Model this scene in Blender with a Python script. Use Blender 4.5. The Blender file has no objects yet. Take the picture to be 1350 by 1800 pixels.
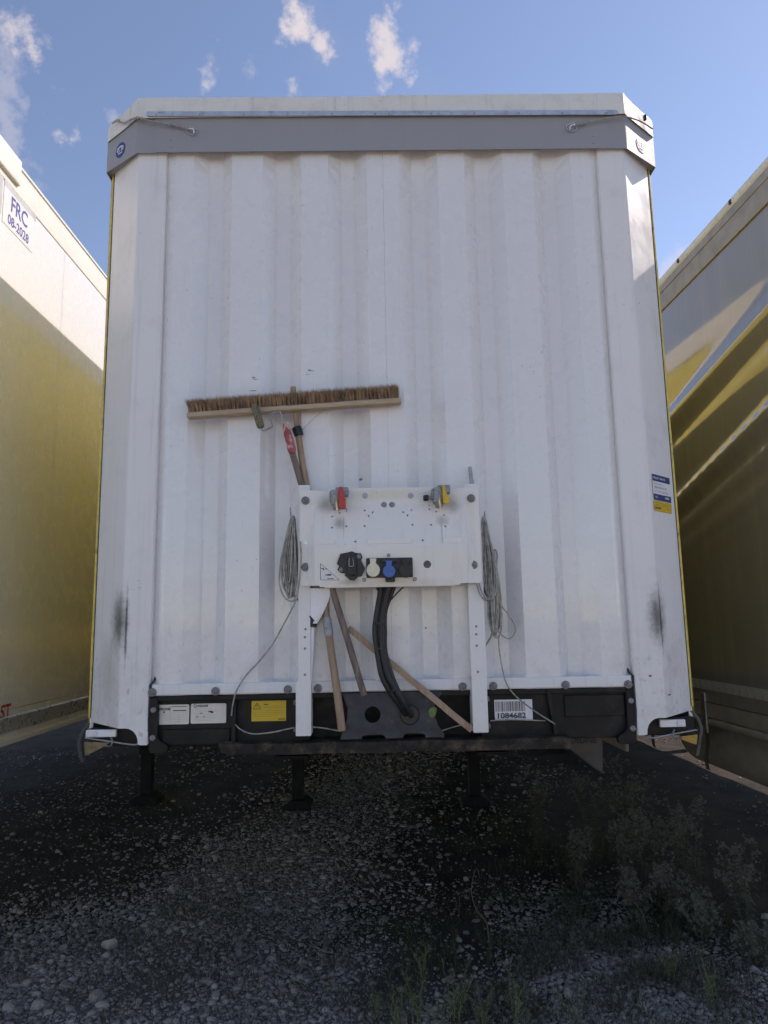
import bpy, bmesh, math, random
import numpy as np
from mathutils import Vector, Matrix, noise as mnoise
from mathutils.geometry import delaunay_2d_cdt

random.seed(7)
rng = np.random.default_rng(11)
scene = bpy.context.scene
col = scene.collection

# ------------------------------------------------------------------ camera
cam_data = bpy.data.cameras.new('camera')
cam_data.sensor_fit = 'VERTICAL'
cam_data.sensor_height = 36.0
cam_data.lens = 25.0
cam_data.clip_end = 2000
cam_data.clip_start = 0.05
cam = bpy.data.objects.new('camera', cam_data)
col.objects.link(cam)
scene.camera = cam
yaw, pitch, roll = 0.0127, 0.15394, -0.01793
fwd = Vector((math.sin(yaw) * math.cos(pitch), math.cos(yaw) * math.cos(pitch), math.sin(pitch)))
rgt = Vector((math.cos(yaw), -math.sin(yaw), 0))
upv = rgt.cross(fwd)
r2 = rgt * math.cos(roll) + upv * math.sin(roll)
u2 = -rgt * math.sin(roll) + upv * math.cos(roll)
m = Matrix((r2, u2, -fwd)).transposed().to_4x4()
m.translation = Vector((-0.06024, -2.95774, 1.56753))
cam.matrix_world = m

# ------------------------------------------------------------------ light
SUN_AZ, SUN_EL = math.radians(62), math.radians(40.6)
SDIR = Vector((math.sin(SUN_AZ) * math.cos(SUN_EL), math.cos(SUN_AZ) * math.cos(SUN_EL), math.sin(SUN_EL)))
sun_data = bpy.data.lights.new('sun', 'SUN')
sun_data.energy = 2.9
sun_data.angle = math.radians(0.53)
sun_data.color = (1.0, 0.95, 0.87)
sun = bpy.data.objects.new('sun', sun_data)
sun.rotation_euler = (-SDIR).to_track_quat('-Z', 'Y').to_euler()
sun.location = (20, 6, 20)
col.objects.link(sun)

world = bpy.data.worlds.new('World')
scene.world = world
world.use_nodes = True
world.cycles.sampling_method = 'MANUAL'
world.cycles.sample_map_resolution = 512
wnt = world.node_tree
wb = wnt.nodes['Background']
wb.inputs[1].default_value = 0.120
sky = wnt.nodes.new('ShaderNodeTexSky')
sky.sky_type = 'NISHITA'
sky.sun_disc = False
sky.sun_elevation = SUN_EL
sky.sun_rotation = SUN_AZ
sky.air_density = 1.0
sky.dust_density = 0.1
sky.ozone_density = 2.1

scene.view_settings.view_transform = 'Standard'
scene.view_settings.look = 'None'
scene.view_settings.gamma = 1.0
scene.view_settings.use_curve_mapping = False
scene.view_settings.exposure = 0.62
scene.cycles.use_denoising = True
scene.view_settings.use_white_balance = True
scene.view_settings.white_balance_temperature = 7200
scene.view_settings.white_balance_tint = 21
scene.cycles.use_adaptive_sampling = True
scene.cycles.adaptive_threshold = 0.03
scene.cycles.max_bounces = 6
scene.cycles.diffuse_bounces = 5
scene.cycles.glossy_bounces = 3
scene.cycles.transmission_bounces = 3


class NT:
    """small helper around a node tree"""
    def __init__(s, nt):
        s.nt = nt

    def node(s, kind, **kw):
        n = s.nt.nodes.new(kind)
        for k, v in kw.items():
            setattr(n, k, v)
        return n

    def link(s, a, b):
        s.nt.links.new(a, b)

    def put(s, sock, v):
        if hasattr(v, 'is_output'):
            s.link(v, sock)
        else:
            sock.default_value = v

    def math(s, op, a, b=0.0, c=0.0, clamp=False):
        n = s.node('ShaderNodeMath', operation=op, use_clamp=clamp)
        s.put(n.inputs[0], a)
        s.put(n.inputs[1], b)
        s.put(n.inputs[2], c)
        return n.outputs[0]

    def vmath(s, op, a, b=(0, 0, 0)):
        n = s.node('ShaderNodeVectorMath', operation=op)
        s.put(n.inputs[0], a)
        if op == 'SCALE':
            n.inputs[3].default_value = b
        else:
            s.put(n.inputs[1], b)
        return n.outputs[1] if op in ('DOT_PRODUCT', 'LENGTH', 'DISTANCE') else n.outputs[0]

    def noise(s, vec, scale, detail=4, rough=0.55, dist=0.0):
        n = s.node('ShaderNodeTexNoise')
        s.link(vec, n.inputs['Vector'])
        n.inputs['Scale'].default_value = scale
        n.inputs['Detail'].default_value = min(detail, 4)
        n.inputs['Roughness'].default_value = rough
        n.inputs['Distortion'].default_value = dist
        return n.outputs['Fac']

    def ramp(s, v, lo, hi, a=0.0, b=1.0):
        n = s.node('ShaderNodeMapRange', interpolation_type='SMOOTHSTEP')
        s.put(n.inputs[0], v)
        n.inputs[1].default_value = lo
        n.inputs[2].default_value = hi
        n.inputs[3].default_value = a
        n.inputs[4].default_value = b
        return n.outputs[0]

    def mix(s, fac, a, b):
        n = s.node('ShaderNodeMix', data_type='RGBA')
        s.put(n.inputs['Factor'], fac)
        for nm, v in (('A', a), ('B', b)):
            sk = [i for i in n.inputs if i.name == nm and i.type == 'RGBA'][0]
            if not hasattr(v, 'is_output') and len(v) == 3:
                v = (*v, 1)
            s.put(sk, v)
        return [o for o in n.outputs if o.type == 'RGBA'][0]


# clouds: small fair-weather puffs at fixed directions in the sky
W = NT(wnt)
tc = W.node('ShaderNodeTexCoord')
dirv = tc.outputs['Generated']
wn = W.noise(dirv, 9.0, 5, 0.6, 0.3)
wn2 = W.noise(dirv, 38.0, 4, 0.65)
wsum = W.math('ADD', W.math('MULTIPLY', W.math('SUBTRACT', wn, 0.5), 4.2), W.math('MULTIPLY', W.math('SUBTRACT', wn2, 0.5), 3.0))
dens = None
#  azimuth (deg from +y to +x), elevation, half width, half height, tilt, strength
CLOUDS = [(-28.82, 39.74, 1.65, 1.38, 25, 0.65),
          (-27.29, 38.59, 1.56, 1.83, 25, 0.8),
          (-25.89, 36.51, 2.20, 2.75, 20, 0.85),
          (-6.48, 43.36, 1.93, 2.29, 15, 0.85),
          (-4.18, 42.04, 1.10, 1.38, 0, 0.8),
          (1.98, 41.26, 1.56, 2.84, 8, 0.8),
          (-14.00, 40.02, 0.92, 1.93, -10, 0.5),
          (-6.73, 39.30, 1.19, 1.19, 0, 0.6),
          (-10.48, 40.21, 1.38, 1.15, 20, 0.35),
          (-21.56, 35.71, 1.15, 1.38, 0, 0.35),
          (-29.38, 34.84, 2.29, 5.04, 0, 0.3),
          (24.61, 25.69, 1.01, 2.75, -45, 0.35),
          (3.54, 57.01, 7.33, 4.13, 20, 0.7)]
for az, el, ra, rb, tilt, st in CLOUDS:
    a, e = math.radians(az), math.radians(el)
    d = Vector((math.sin(a) * math.cos(e), math.cos(a) * math.cos(e), math.sin(e)))
    ux = Vector((math.cos(a), -math.sin(a), 0))
    vx = ux.cross(d)
    t = math.radians(tilt)
    ua = (ux * math.cos(t) + vx * math.sin(t)) / math.radians(ra)
    va = (-ux * math.sin(t) + vx * math.cos(t)) / math.radians(rb)
    rel = W.vmath('SUBTRACT', dirv, tuple(d))
    x1 = W.vmath('DOT_PRODUCT', rel, tuple(ua))
    y1 = W.vmath('DOT_PRODUCT', rel, tuple(va))
    z1 = W.math('MULTIPLY', W.vmath('DOT_PRODUCT', rel, tuple(d)), 9.0)
    r = W.math('SQRT', W.math('ADD', W.math('ADD', W.math('MULTIPLY', x1, x1), W.math('MULTIPLY', y1, y1)), W.math('MULTIPLY', z1, z1)))
    k = W.math('MULTIPLY', W.ramp(W.math('ADD', W.math('SUBTRACT', 0.62, r), wsum), -0.05, 1.0), st)
    dens = k if dens is None else W.math('MAXIMUM', dens, k)
veil = W.math('MULTIPLY', W.ramp(W.noise(dirv, 3.1, 3, 0.6, 0.4), 0.56, 0.85), 0.22)
dens = W.math('MAXIMUM', dens, veil)
wcol = W.mix(dens, sky.outputs[0], (4.3, 4.3, 4.45))
W.link(wcol, wb.inputs[0])

# ------------------------------------------------------------------ materials
def bsdf_mat(name):
    mt = bpy.data.materials.new(name)
    mt.use_nodes = True
    b = mt.node_tree.nodes['Principled BSDF']
    return mt, b, NT(mt.node_tree)


def plain(name, c, rough=0.5, metal=0.0, var=0.12, scale=14.0, bump=0.0, bscale=60.0, coat=0.0, stretch=(1, 1, 1), dirt=None, dirt_lo=0.55, dirt_hi=0.75):
    """paint / metal / plastic with uneven tone, optional dirt patches and fine relief"""
    mt, b, n = bsdf_mat(name)
    t = n.node('ShaderNodeTexCoord')
    v = n.vmath('MULTIPLY', t.outputs['Object'], stretch)
    nz = n.noise(v, scale, 5, 0.6)
    lo = tuple(x * (1 - var) for x in c)
    hi = tuple(min(1, x * (1 + var)) for x in c)
    cc = n.mix(n.ramp(nz, 0.3, 0.7), lo, hi)
    if dirt:
        cc = n.mix(n.ramp(n.noise(v, scale * 0.7 + 3, 7, 0.68, 0.2), dirt_lo, dirt_hi, 0, 0.8), cc, dirt)
    n.link(cc, b.inputs['Base Color'])
    b.inputs['Metallic'].default_value = metal
    rr = n.ramp(n.noise(v, scale * 2.3, 4), 0.3, 0.7, max(0.02, rough - 0.08), min(1, rough + 0.1))
    n.link(rr, b.inputs['Roughness'])
    b.inputs['Coat Weight'].default_value = coat
    b.inputs['Coat Roughness'].default_value = 0.06
    if bump:
        bp = n.node('ShaderNodeBump')
        bp.inputs['Strength'].default_value = bump
        bp.inputs['Distance'].default_value = 0.01
        n.link(n.noise(v, bscale, 4), bp.inputs['Height'])
        n.link(bp.outputs[0], b.inputs['Normal'])
    return mt


def paint(name, c, rough=0.4, stains_tints=(), specks=0.5, grime=(0.30, 0.28, 0.24), grime_amt=0.35, low=None, coat=0.0, wave=0.0):
    """weathered white sheet metal: vertical run marks, specks, scratches, soot patches"""
    mt, b, n = bsdf_mat(name)
    t = n.node('ShaderNodeTexCoord')
    o = t.outputs['Object']
    cc = n.mix(n.noise(o, 1.3, 4), tuple(x * 0.95 for x in c), tuple(min(1, x * 1.03) for x in c))
    run = n.noise(n.vmath('MULTIPLY', o, (34, 34, 0.9)), 1.0, 6, 0.65)
    cc = n.mix(n.math('MULTIPLY', n.ramp(run, 0.52, 0.8), grime_amt), cc, grime)
    cloudy = n.noise(o, 5.0, 7, 0.7)
    cc = n.mix(n.math('MULTIPLY', n.ramp(cloudy, 0.5, 0.8), grime_amt * 0.7), cc, grime)
    if specks:
        sp = n.ramp(n.noise(n.vmath('MULTIPLY', o, (1, 1, 0.55)), 85.0, 3, 0.5), 0.70, 0.76)
        area = n.ramp(n.noise(o, 2.2, 3), 0.42, 0.62)
        cc = n.mix(n.math('MULTIPLY', n.math('MULTIPLY', sp, area), specks), cc, (0.16, 0.15, 0.14))
        sc = n.ramp(n.noise(n.vmath('MULTIPLY', o, (14, 14, 120)), 1.0, 2, 0.5, 1.2), 0.735, 0.75)
        ar2 = n.ramp(n.noise(o, 3.4, 2), 0.55, 0.66)
        cc = n.mix(n.math('MULTIPLY', n.math('MULTIPLY', sc, ar2), specks * 0.9), cc, (0.2, 0.19, 0.18))
    if low:   # road splash low down: z0 full, z1 none
        sep = n.node('ShaderNodeSeparateXYZ')
        n.link(o, sep.inputs[0])
        f = n.ramp(sep.outputs[2], low[1], low[0])
        sp = n.ramp(n.noise(n.vmath('MULTIPLY', o, (1, 1, 0.5)), 48.0, 4, 0.6), 0.58, 0.72)
        cc = n.mix(n.math('MULTIPLY', n.math('MULTIPLY', sp, f), low[2]), cc, (0.25, 0.24, 0.22))
        cc = n.mix(n.math('MULTIPLY', f, n.ramp(n.noise(o, 9.0, 6, 0.7), 0.4, 0.75, 0.0, low[2] * 0.6)), cc, grime)
    wig = n.noise(o, 30.0, 5, 0.7)
    for ctr, rad, colr, st, soft in stains_tints:
        q = n.vmath('DIVIDE', n.vmath('SUBTRACT', o, ctr), rad)
        dd = n.math('ADD', n.vmath('LENGTH', q), n.math('MULTIPLY', n.math('SUBTRACT', wig, 0.5), 0.9))
        cc = n.mix(n.ramp(dd, 1.0 + soft * 0.2, 1.0 - soft, 0.0, st), cc, colr)
    n.link(cc, b.inputs['Base Color'])
    n.link(n.ramp(n.noise(o, 11.0, 5), 0.3, 0.7, rough - 0.07, rough + 0.12), b.inputs['Roughness'])
    b.inputs['Coat Weight'].default_value = coat
    b.inputs['Coat Roughness'].default_value = 0.05
    b.inputs['Coat IOR'].default_value = 1.7
    bp = n.node('ShaderNodeBump')
    bp.inputs['Strength'].default_value = 0.08 if wave else 0.12
    bp.inputs['Distance'].default_value = 0.02 if wave else 0.008
    h = n.noise(o, wave, 2) if wave else n.noise(o, 7.0, 3)
    n.link(h, bp.inputs['Height'])
    n.link(bp.outputs[0], b.inputs['Normal'])
    return mt


M = {}
SOOT = (0.055, 0.05, 0.048)
M['sheet'] = paint('white_sheet', (0.77, 0.765, 0.765), 0.27, coat=0.5, specks=0.7, grime_amt=0.08, low=(1.30, 1.95, 0.32), stains_tints=[
    ((-0.5771, 0.0060, 2.6258), (0.010, 0.2, 0.005), (0.1, 0.1, 0.1), 0.8, 0.6),
    ((-0.5697, 0.0060, 2.6180), (0.016, 0.2, 0.002), (0.1, 0.1, 0.1), 0.8, 0.6),
    ((-0.5790, 0.0060, 2.5668), (0.020, 0.2, 0.0028), (0.1, 0.1, 0.1), 0.8, 0.6),
    ((-0.3356, 0.0060, 2.6559), (0.009, 0.2, 0.005), (0.1, 0.1, 0.1), 0.8, 0.6),
    ((-0.3232, 0.0060, 2.6531), (0.014, 0.2, 0.0022), (0.1, 0.1, 0.1), 0.8, 0.6),
    ((-0.3430, 0.0060, 2.6379), (0.012, 0.2, 0.0022), (0.1, 0.1, 0.1), 0.75, 0.6),
    ((-0.1198, 0.0400, 2.1778), (0.010, 0.2, 0.006), (0.08, 0.08, 0.08), 0.9, 0.5),
    ((0.1444, 0.0400, 1.5410), (0.006, 0.2, 0.005), (0.05, 0.05, 0.05), 0.9, 0.5),
    ((0.0, 0.05, 3.70), (1.2, 0.3, 0.075), (0.50, 0.45, 0.37), 0.16, 0.9),
])
M['post'] = paint('white_corner', (0.77, 0.765, 0.76), 0.36, specks=0.8, grime_amt=0.3, low=(1.15, 1.75, 0.5), stains_tints=[
    ((-1.1214, 0.0200, 1.5915), (0.052, 0.2, 0.145), SOOT, 0.86, 0.95),
    ((1.1020, 0.0000, 1.5683), (0.050, 0.2, 0.135), SOOT, 0.86, 0.95),
    ((-1.0857, 0.0000, 1.5724), (0.007, 0.05, 0.19), (0.03, 0.03, 0.03), 0.85, 0.8),
    ((1.1162, 0.0000, 1.5681), (0.006, 0.05, 0.17), (0.03, 0.03, 0.03), 0.85, 0.8),
    ((-1.1698, 0.0500, 1.3655), (0.09, 0.2, 0.20), (0.42, 0.38, 0.33), 0.45, 0.95),
    ((1.0512, 0.0000, 1.3328), (0.008, 0.1, 0.005), (0.03, 0.03, 0.03), 0.9, 0.4),
    ((1.1341, 0.0300, 1.2538), (0.012, 0.1, 0.004), (0.03, 0.03, 0.03), 0.9, 0.4),
])
M['panel_white'] = paint('white_panel', (0.80, 0.785, 0.75), 0.35, specks=0.5, grime_amt=0.22, grime=(0.5, 0.42, 0.3), stains_tints=[
    ((-0.2619, -0.1000, 2.0500), (0.045, 0.3, 0.045), (0.22, 0.19, 0.16), 0.55, 0.95),
    ((-0.2047, -0.1000, 1.9672), (0.03, 0.3, 0.035), (0.2, 0.18, 0.15), 0.6, 0.9),
    ((-0.1886, -0.1000, 1.9553), (0.004, 0.3, 0.06), (0.3, 0.27, 0.23), 0.5, 0.9),
    ((0.2075, -0.1000, 1.9256), (0.004, 0.3, 0.06), (0.3, 0.27, 0.23), 0.5, 0.9),
    ((-0.1588, -0.1000, 1.7273), (0.05, 0.3, 0.015), (0.3, 0.2, 0.11), 0.5, 0.9),
    ((0.2551, -0.1000, 2.0417), (0.040, 0.3, 0.05), (0.24, 0.20, 0.15), 0.55, 0.95),
    ((0.2135, -0.1000, 1.9721), (0.03, 0.3, 0.03), (0.25, 0.23, 0.2), 0.5, 0.9),
    ((-0.0089, -0.1200, 1.7236), (0.30, 0.3, 0.022), (0.55, 0.44, 0.28), 0.5, 0.95),
    ((-0.0017, -0.1000, 2.0859), (0.26, 0.3, 0.03), (0.66, 0.56, 0.40), 0.5, 0.9),  # cream tint paints the warm light on the raised top strip
])
M['upright_white'] = paint('white_upright', (0.77, 0.765, 0.75), 0.4, specks=0.5, grime_amt=0.15, grime=(0.4, 0.36, 0.3), low=(1.1, 1.35, 0.35))
M['rail_white'] = paint('white_rail', (0.76, 0.76, 0.76), 0.4, specks=0.7, grime_amt=0.25)
M['cap_grey'] = paint('cap_grey', (0.31, 0.312, 0.33), 0.42, specks=0.25, grime_amt=0.12, grime=(0.2, 0.2, 0.2))
M['tarp'] = paint('roof_tarp', (0.83, 0.815, 0.77), 0.55, specks=0.9, grime=(0.28, 0.25, 0.2), grime_amt=0.4)
for n_ in M['tarp'].node_tree.nodes:
    if n_.type == 'BUMP':
        n_.inputs['Strength'].default_value = 0.5
        n_.inputs['Distance'].default_value = 0.02
M['alu'] = plain('aluminium', (0.62, 0.63, 0.65), 0.38, 0.85, 0.1, 30, dirt=(0.3, 0.29, 0.28))
M['steel'] = plain('steel_dull', (0.33, 0.33, 0.34), 0.45, 0.8, 0.2, 60, bump=0.1)
M['bolt'] = plain('bolt_grey', (0.21, 0.21, 0.22), 0.5, 0.3, 0.25, 90)
M['black'] = plain('black_frame', (0.012, 0.012, 0.013), 0.45, 0.0, 0.3, 9, dirt=(0.034, 0.032, 0.03), bump=0.1)
M['blackplastic'] = plain('black_plastic', (0.016, 0.016, 0.018), 0.42, 0.0, 0.25, 40, dirt=(0.06, 0.056, 0.05))
M['rubber'] = plain('black_hose', (0.018, 0.018, 0.02), 0.5, 0.0, 0.25, 60, dirt=(0.055, 0.052, 0.05))
M['plate'] = plain('plate_bluegrey', (0.033, 0.037, 0.048), 0.5, 0.1, 0.3, 12, dirt=(0.10, 0.10, 0.105), bump=0.12)
M['ledge'] = plain('ledge_dirty', (0.022, 0.021, 0.020), 0.55, 0.2, 0.4, 14, dirt=(0.16, 0.125, 0.085), dirt_lo=0.45, bump=0.3)
M['chassis'] = plain('chassis_black', (0.008, 0.008, 0.009), 0.65, 0.0, 0.3, 6, dirt=(0.018, 0.016, 0.014), bump=0.1)
M['yellow'] = plain('yellow_curtain', (0.91, 0.76, 0.13), 0.33, 0.0, 0.08, 5, dirt=(0.62, 0.47, 0.12), dirt_lo=0.66, dirt_hi=0.95)
M['yellowtube'] = plain('yellow_edge', (0.70, 0.55, 0.13), 0.4, 0.0, 0.15, 30, dirt=(0.12, 0.10, 0.05))
M['red'] = plain('red_plastic', (0.50, 0.045, 0.035), 0.45, 0.0, 0.12, 60)
M['yellowp'] = plain('yellow_plastic', (0.66, 0.43, 0.03), 0.45, 0.0, 0.12, 60)
M['blue'] = plain('blue_plastic', (0.05, 0.14, 0.42), 0.42, 0.0, 0.12, 60)
M['cream'] = plain('cream_plastic', (0.72, 0.67, 0.52), 0.42, 0.0, 0.08, 60, dirt=(0.5, 0.43, 0.3))
M['castalu'] = plain('cast_alu', (0.30, 0.30, 0.31), 0.5, 0.6, 0.25, 70, bump=0.3)
M['brass'] = plain('brass', (0.55, 0.48, 0.32), 0.35, 0.8, 0.2, 60)
M['wood'] = plain('handle_wood', (0.36, 0.25, 0.165), 0.6, 0.0, 0.22, 10, stretch=(6, 6, 0.7), bump=0.25, dirt=(0.24, 0.19, 0.14))
M['woodpale'] = plain('head_wood', (0.46, 0.35, 0.235), 0.6, 0.0, 0.15, 10, stretch=(0.8, 6, 6), bump=0.2, dirt=(0.3, 0.24, 0.17))
M['wooddark'] = plain('pole_wood', (0.17, 0.125, 0.10), 0.6, 0.0, 0.3, 12, stretch=(5, 5, 0.7), bump=0.25, dirt=(0.30, 0.26, 0.22))
M['bristle'] = plain('bristle', (0.34, 0.215, 0.125), 0.7, 0.0, 0.35, 25)
M['redrag'] = plain('red_grip', (0.36, 0.07, 0.07), 0.6, 0.0, 0.3, 30, dirt=(0.62, 0.50, 0.46), dirt_lo=0.5, dirt_hi=0.6)
M['nap'] = plain('roller_nap', (0.19, 0.17, 0.11), 0.9, 0.0, 0.45, 120, bump=0.8, bscale=180)
M['tape'] = plain('grey_tape', (0.33, 0.34, 0.37), 0.45, 0.0, 0.2, 60, bump=0.4, bscale=90)
M['cord'] = plain('steel_cord', (0.34, 0.33, 0.30), 0.48, 0.25, 0.3, 40, dirt=(0.26, 0.22, 0.15))
M['rope'] = plain('grey_rope', (0.34, 0.32, 0.28), 0.8, 0.0, 0.3, 80, bump=0.5, bscale=200)
M['whiteplastic'] = plain('white_plastic', (0.80, 0.80, 0.84), 0.4, 0.0, 0.05, 12)
M['strap'] = plain('strap_grey', (0.085, 0.083, 0.08), 0.8, 0.0, 0.3, 60, bump=0.3)
M['lampglass'] = plain('lamp_clear', (0.70, 0.70, 0.72), 0.2, 0.0, 0.1, 40)
M['stk_white'] = plain('sticker_white', (0.70, 0.655, 0.60), 0.45, 0.0, 0.05, 10, dirt=(0.5, 0.44, 0.37), dirt_lo=0.6, dirt_hi=0.9)
M['stk_clean'] = plain('sticker_clean', (0.74, 0.74, 0.76), 0.4, 0.0, 0.03, 10)
M['stk_yellow'] = plain('sticker_yellow', (0.62, 0.42, 0.02), 0.4, 0.0, 0.06, 12)
M['stk_blue'] = plain('sticker_blue', (0.022, 0.04, 0.16), 0.4, 0.0, 0.05, 12)
M['ink'] = plain('ink_black', (0.02, 0.02, 0.02), 0.5, 0.0, 0.05, 12)
M['inkfaint'] = plain('ink_faint', (0.33, 0.30, 0.27), 0.5, 0.0, 0.05, 12)
M['inkblue'] = plain('ink_blue', (0.07, 0.10, 0.33), 0.4, 0.0, 0.04, 12)
M['inkred'] = plain('ink_red', (0.42, 0.03, 0.03), 0.4, 0.0, 0.04, 12)
M['inkyellow'] = plain('ink_ochre', (0.33, 0.22, 0.02), 0.5, 0.0, 0.05, 12)
M['emblemblue'] = plain('emblem_blue', (0.025, 0.055, 0.20), 0.4, 0.0, 0.05, 12)
M['emblemgrey'] = plain('emblem_faded', (0.24, 0.26, 0.32), 0.45, 0.0, 0.08, 30)
M['emblemwhite'] = plain('emblem_white', (0.74, 0.75, 0.78), 0.4, 0.0, 0.04, 12)
M['gelcoat'] = paint('white_gelcoat', (0.87, 0.86, 0.80), 0.22, specks=0.12, grime=(0.5, 0.45, 0.33), grime_amt=0.03, coat=1.0, wave=0.7)
M['gelrail'] = paint('cream_rail', (0.78, 0.74, 0.66), 0.35, specks=0.3, grime=(0.45, 0.4, 0.3), grime_amt=0.2)
M['greysheet'] = plain('grey_backing', (0.50, 0.52, 0.51), 0.4, 0.0, 0.06, 12)
M['kick'] = plain('kick_rail', (0.60, 0.61, 0.60), 0.3, 0.5, 0.08, 20, dirt=(0.4, 0.37, 0.3))
M['khaki'] = None


def translucent(mt, share, tint):
    """thin cloth: part of the light comes through from the other side"""
    n = NT(mt.node_tree)
    b = mt.node_tree.nodes['Principled BSDF']
    o = mt.node_tree.nodes['Material Output']
    t = n.node('ShaderNodeBsdfTranslucent')
    t.inputs[0].default_value = (*tint, 1)
    mx = n.node('ShaderNodeMixShader')
    mx.inputs[0].default_value = share
    n.link(b.outputs[0], mx.inputs[1])
    n.link(t.outputs[0], mx.inputs[2])
    n.link(mx.outputs[0], o.inputs[0])


translucent(M['yellow'], 0.2, (0.9, 0.74, 0.2))
translucent(M['tarp'], 0.12, (0.8, 0.79, 0.75))
M['khakirail'] = plain('khaki_rail', (0.36, 0.33, 0.29), 0.4, 0.2, 0.12, 12)
for k_ in ('black', 'chassis', 'ledge'):
    M[k_].node_tree.nodes['Principled BSDF'].inputs['Specular IOR Level'].default_value = 0.25
M['reflective'] = plain('reflective_tape', (0.42, 0.42, 0.40), 0.35, 0.0, 0.12, 50)
M['tyre'] = plain('tyre', (0.015, 0.015, 0.015), 0.75, 0.0, 0.25, 20)
M['rim'] = plain('rim', (0.30, 0.30, 0.31), 0.5, 0.5, 0.2, 20)
M['browncloth'] = plain('brown_flap', (0.22, 0.17, 0.09), 0.6, 0.0, 0.3, 40)
M['orange'] = plain('orange_flap', (0.42, 0.25, 0.04), 0.5, 0.0, 0.15, 20, dirt=(0.3, 0.2, 0.06))
M['greybox'] = plain('grey_box', (0.075, 0.072, 0.07), 0.5, 0.0, 0.12, 10)

# glossy PVC curtain of the neighbour on the right: fine weave, scuffs, long soft dents
mt, b, n = bsdf_mat('khaki_curtain')
t = n.node('ShaderNodeTexCoord')
o = t.outputs['Object']
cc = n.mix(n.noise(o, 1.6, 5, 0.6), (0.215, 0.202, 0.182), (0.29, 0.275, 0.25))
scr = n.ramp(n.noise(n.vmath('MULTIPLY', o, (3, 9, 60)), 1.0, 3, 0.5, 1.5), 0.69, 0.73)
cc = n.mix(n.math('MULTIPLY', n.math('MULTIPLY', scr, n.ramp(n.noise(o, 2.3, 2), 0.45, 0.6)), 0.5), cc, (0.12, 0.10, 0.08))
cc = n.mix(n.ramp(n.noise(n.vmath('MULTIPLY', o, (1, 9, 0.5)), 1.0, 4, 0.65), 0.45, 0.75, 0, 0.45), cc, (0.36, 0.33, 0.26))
n.link(cc, b.inputs['Base Color'])
n.link(n.ramp(n.noise(o, 6.0, 5), 0.3, 0.7, 0.07, 0.16), b.inputs['Roughness'])
b.inputs['Coat Weight'].default_value = 1.0
b.inputs['Coat IOR'].default_value = 1.7
b.inputs['Coat Roughness'].default_value = 0.04
bp = n.node('ShaderNodeBump')
bp.inputs['Strength'].default_value = 0.07
bp.inputs['Distance'].default_value = 0.03
hh = n.math('ADD', n.noise(n.vmath('MULTIPLY', o, (1, 0.35, 2.2)), 1.6, 2), n.math('MULTIPLY', n.noise(o, 260.0, 1), 0.012))
n.link(hh, bp.inputs['Height'])
n.link(bp.outputs[0], b.inputs['Normal'])
n.link(bp.outputs[0], b.inputs['Coat Normal'])
M['khaki'] = mt

# ------------------------------------------------------------------ mesh helpers
OFF = {}


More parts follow.
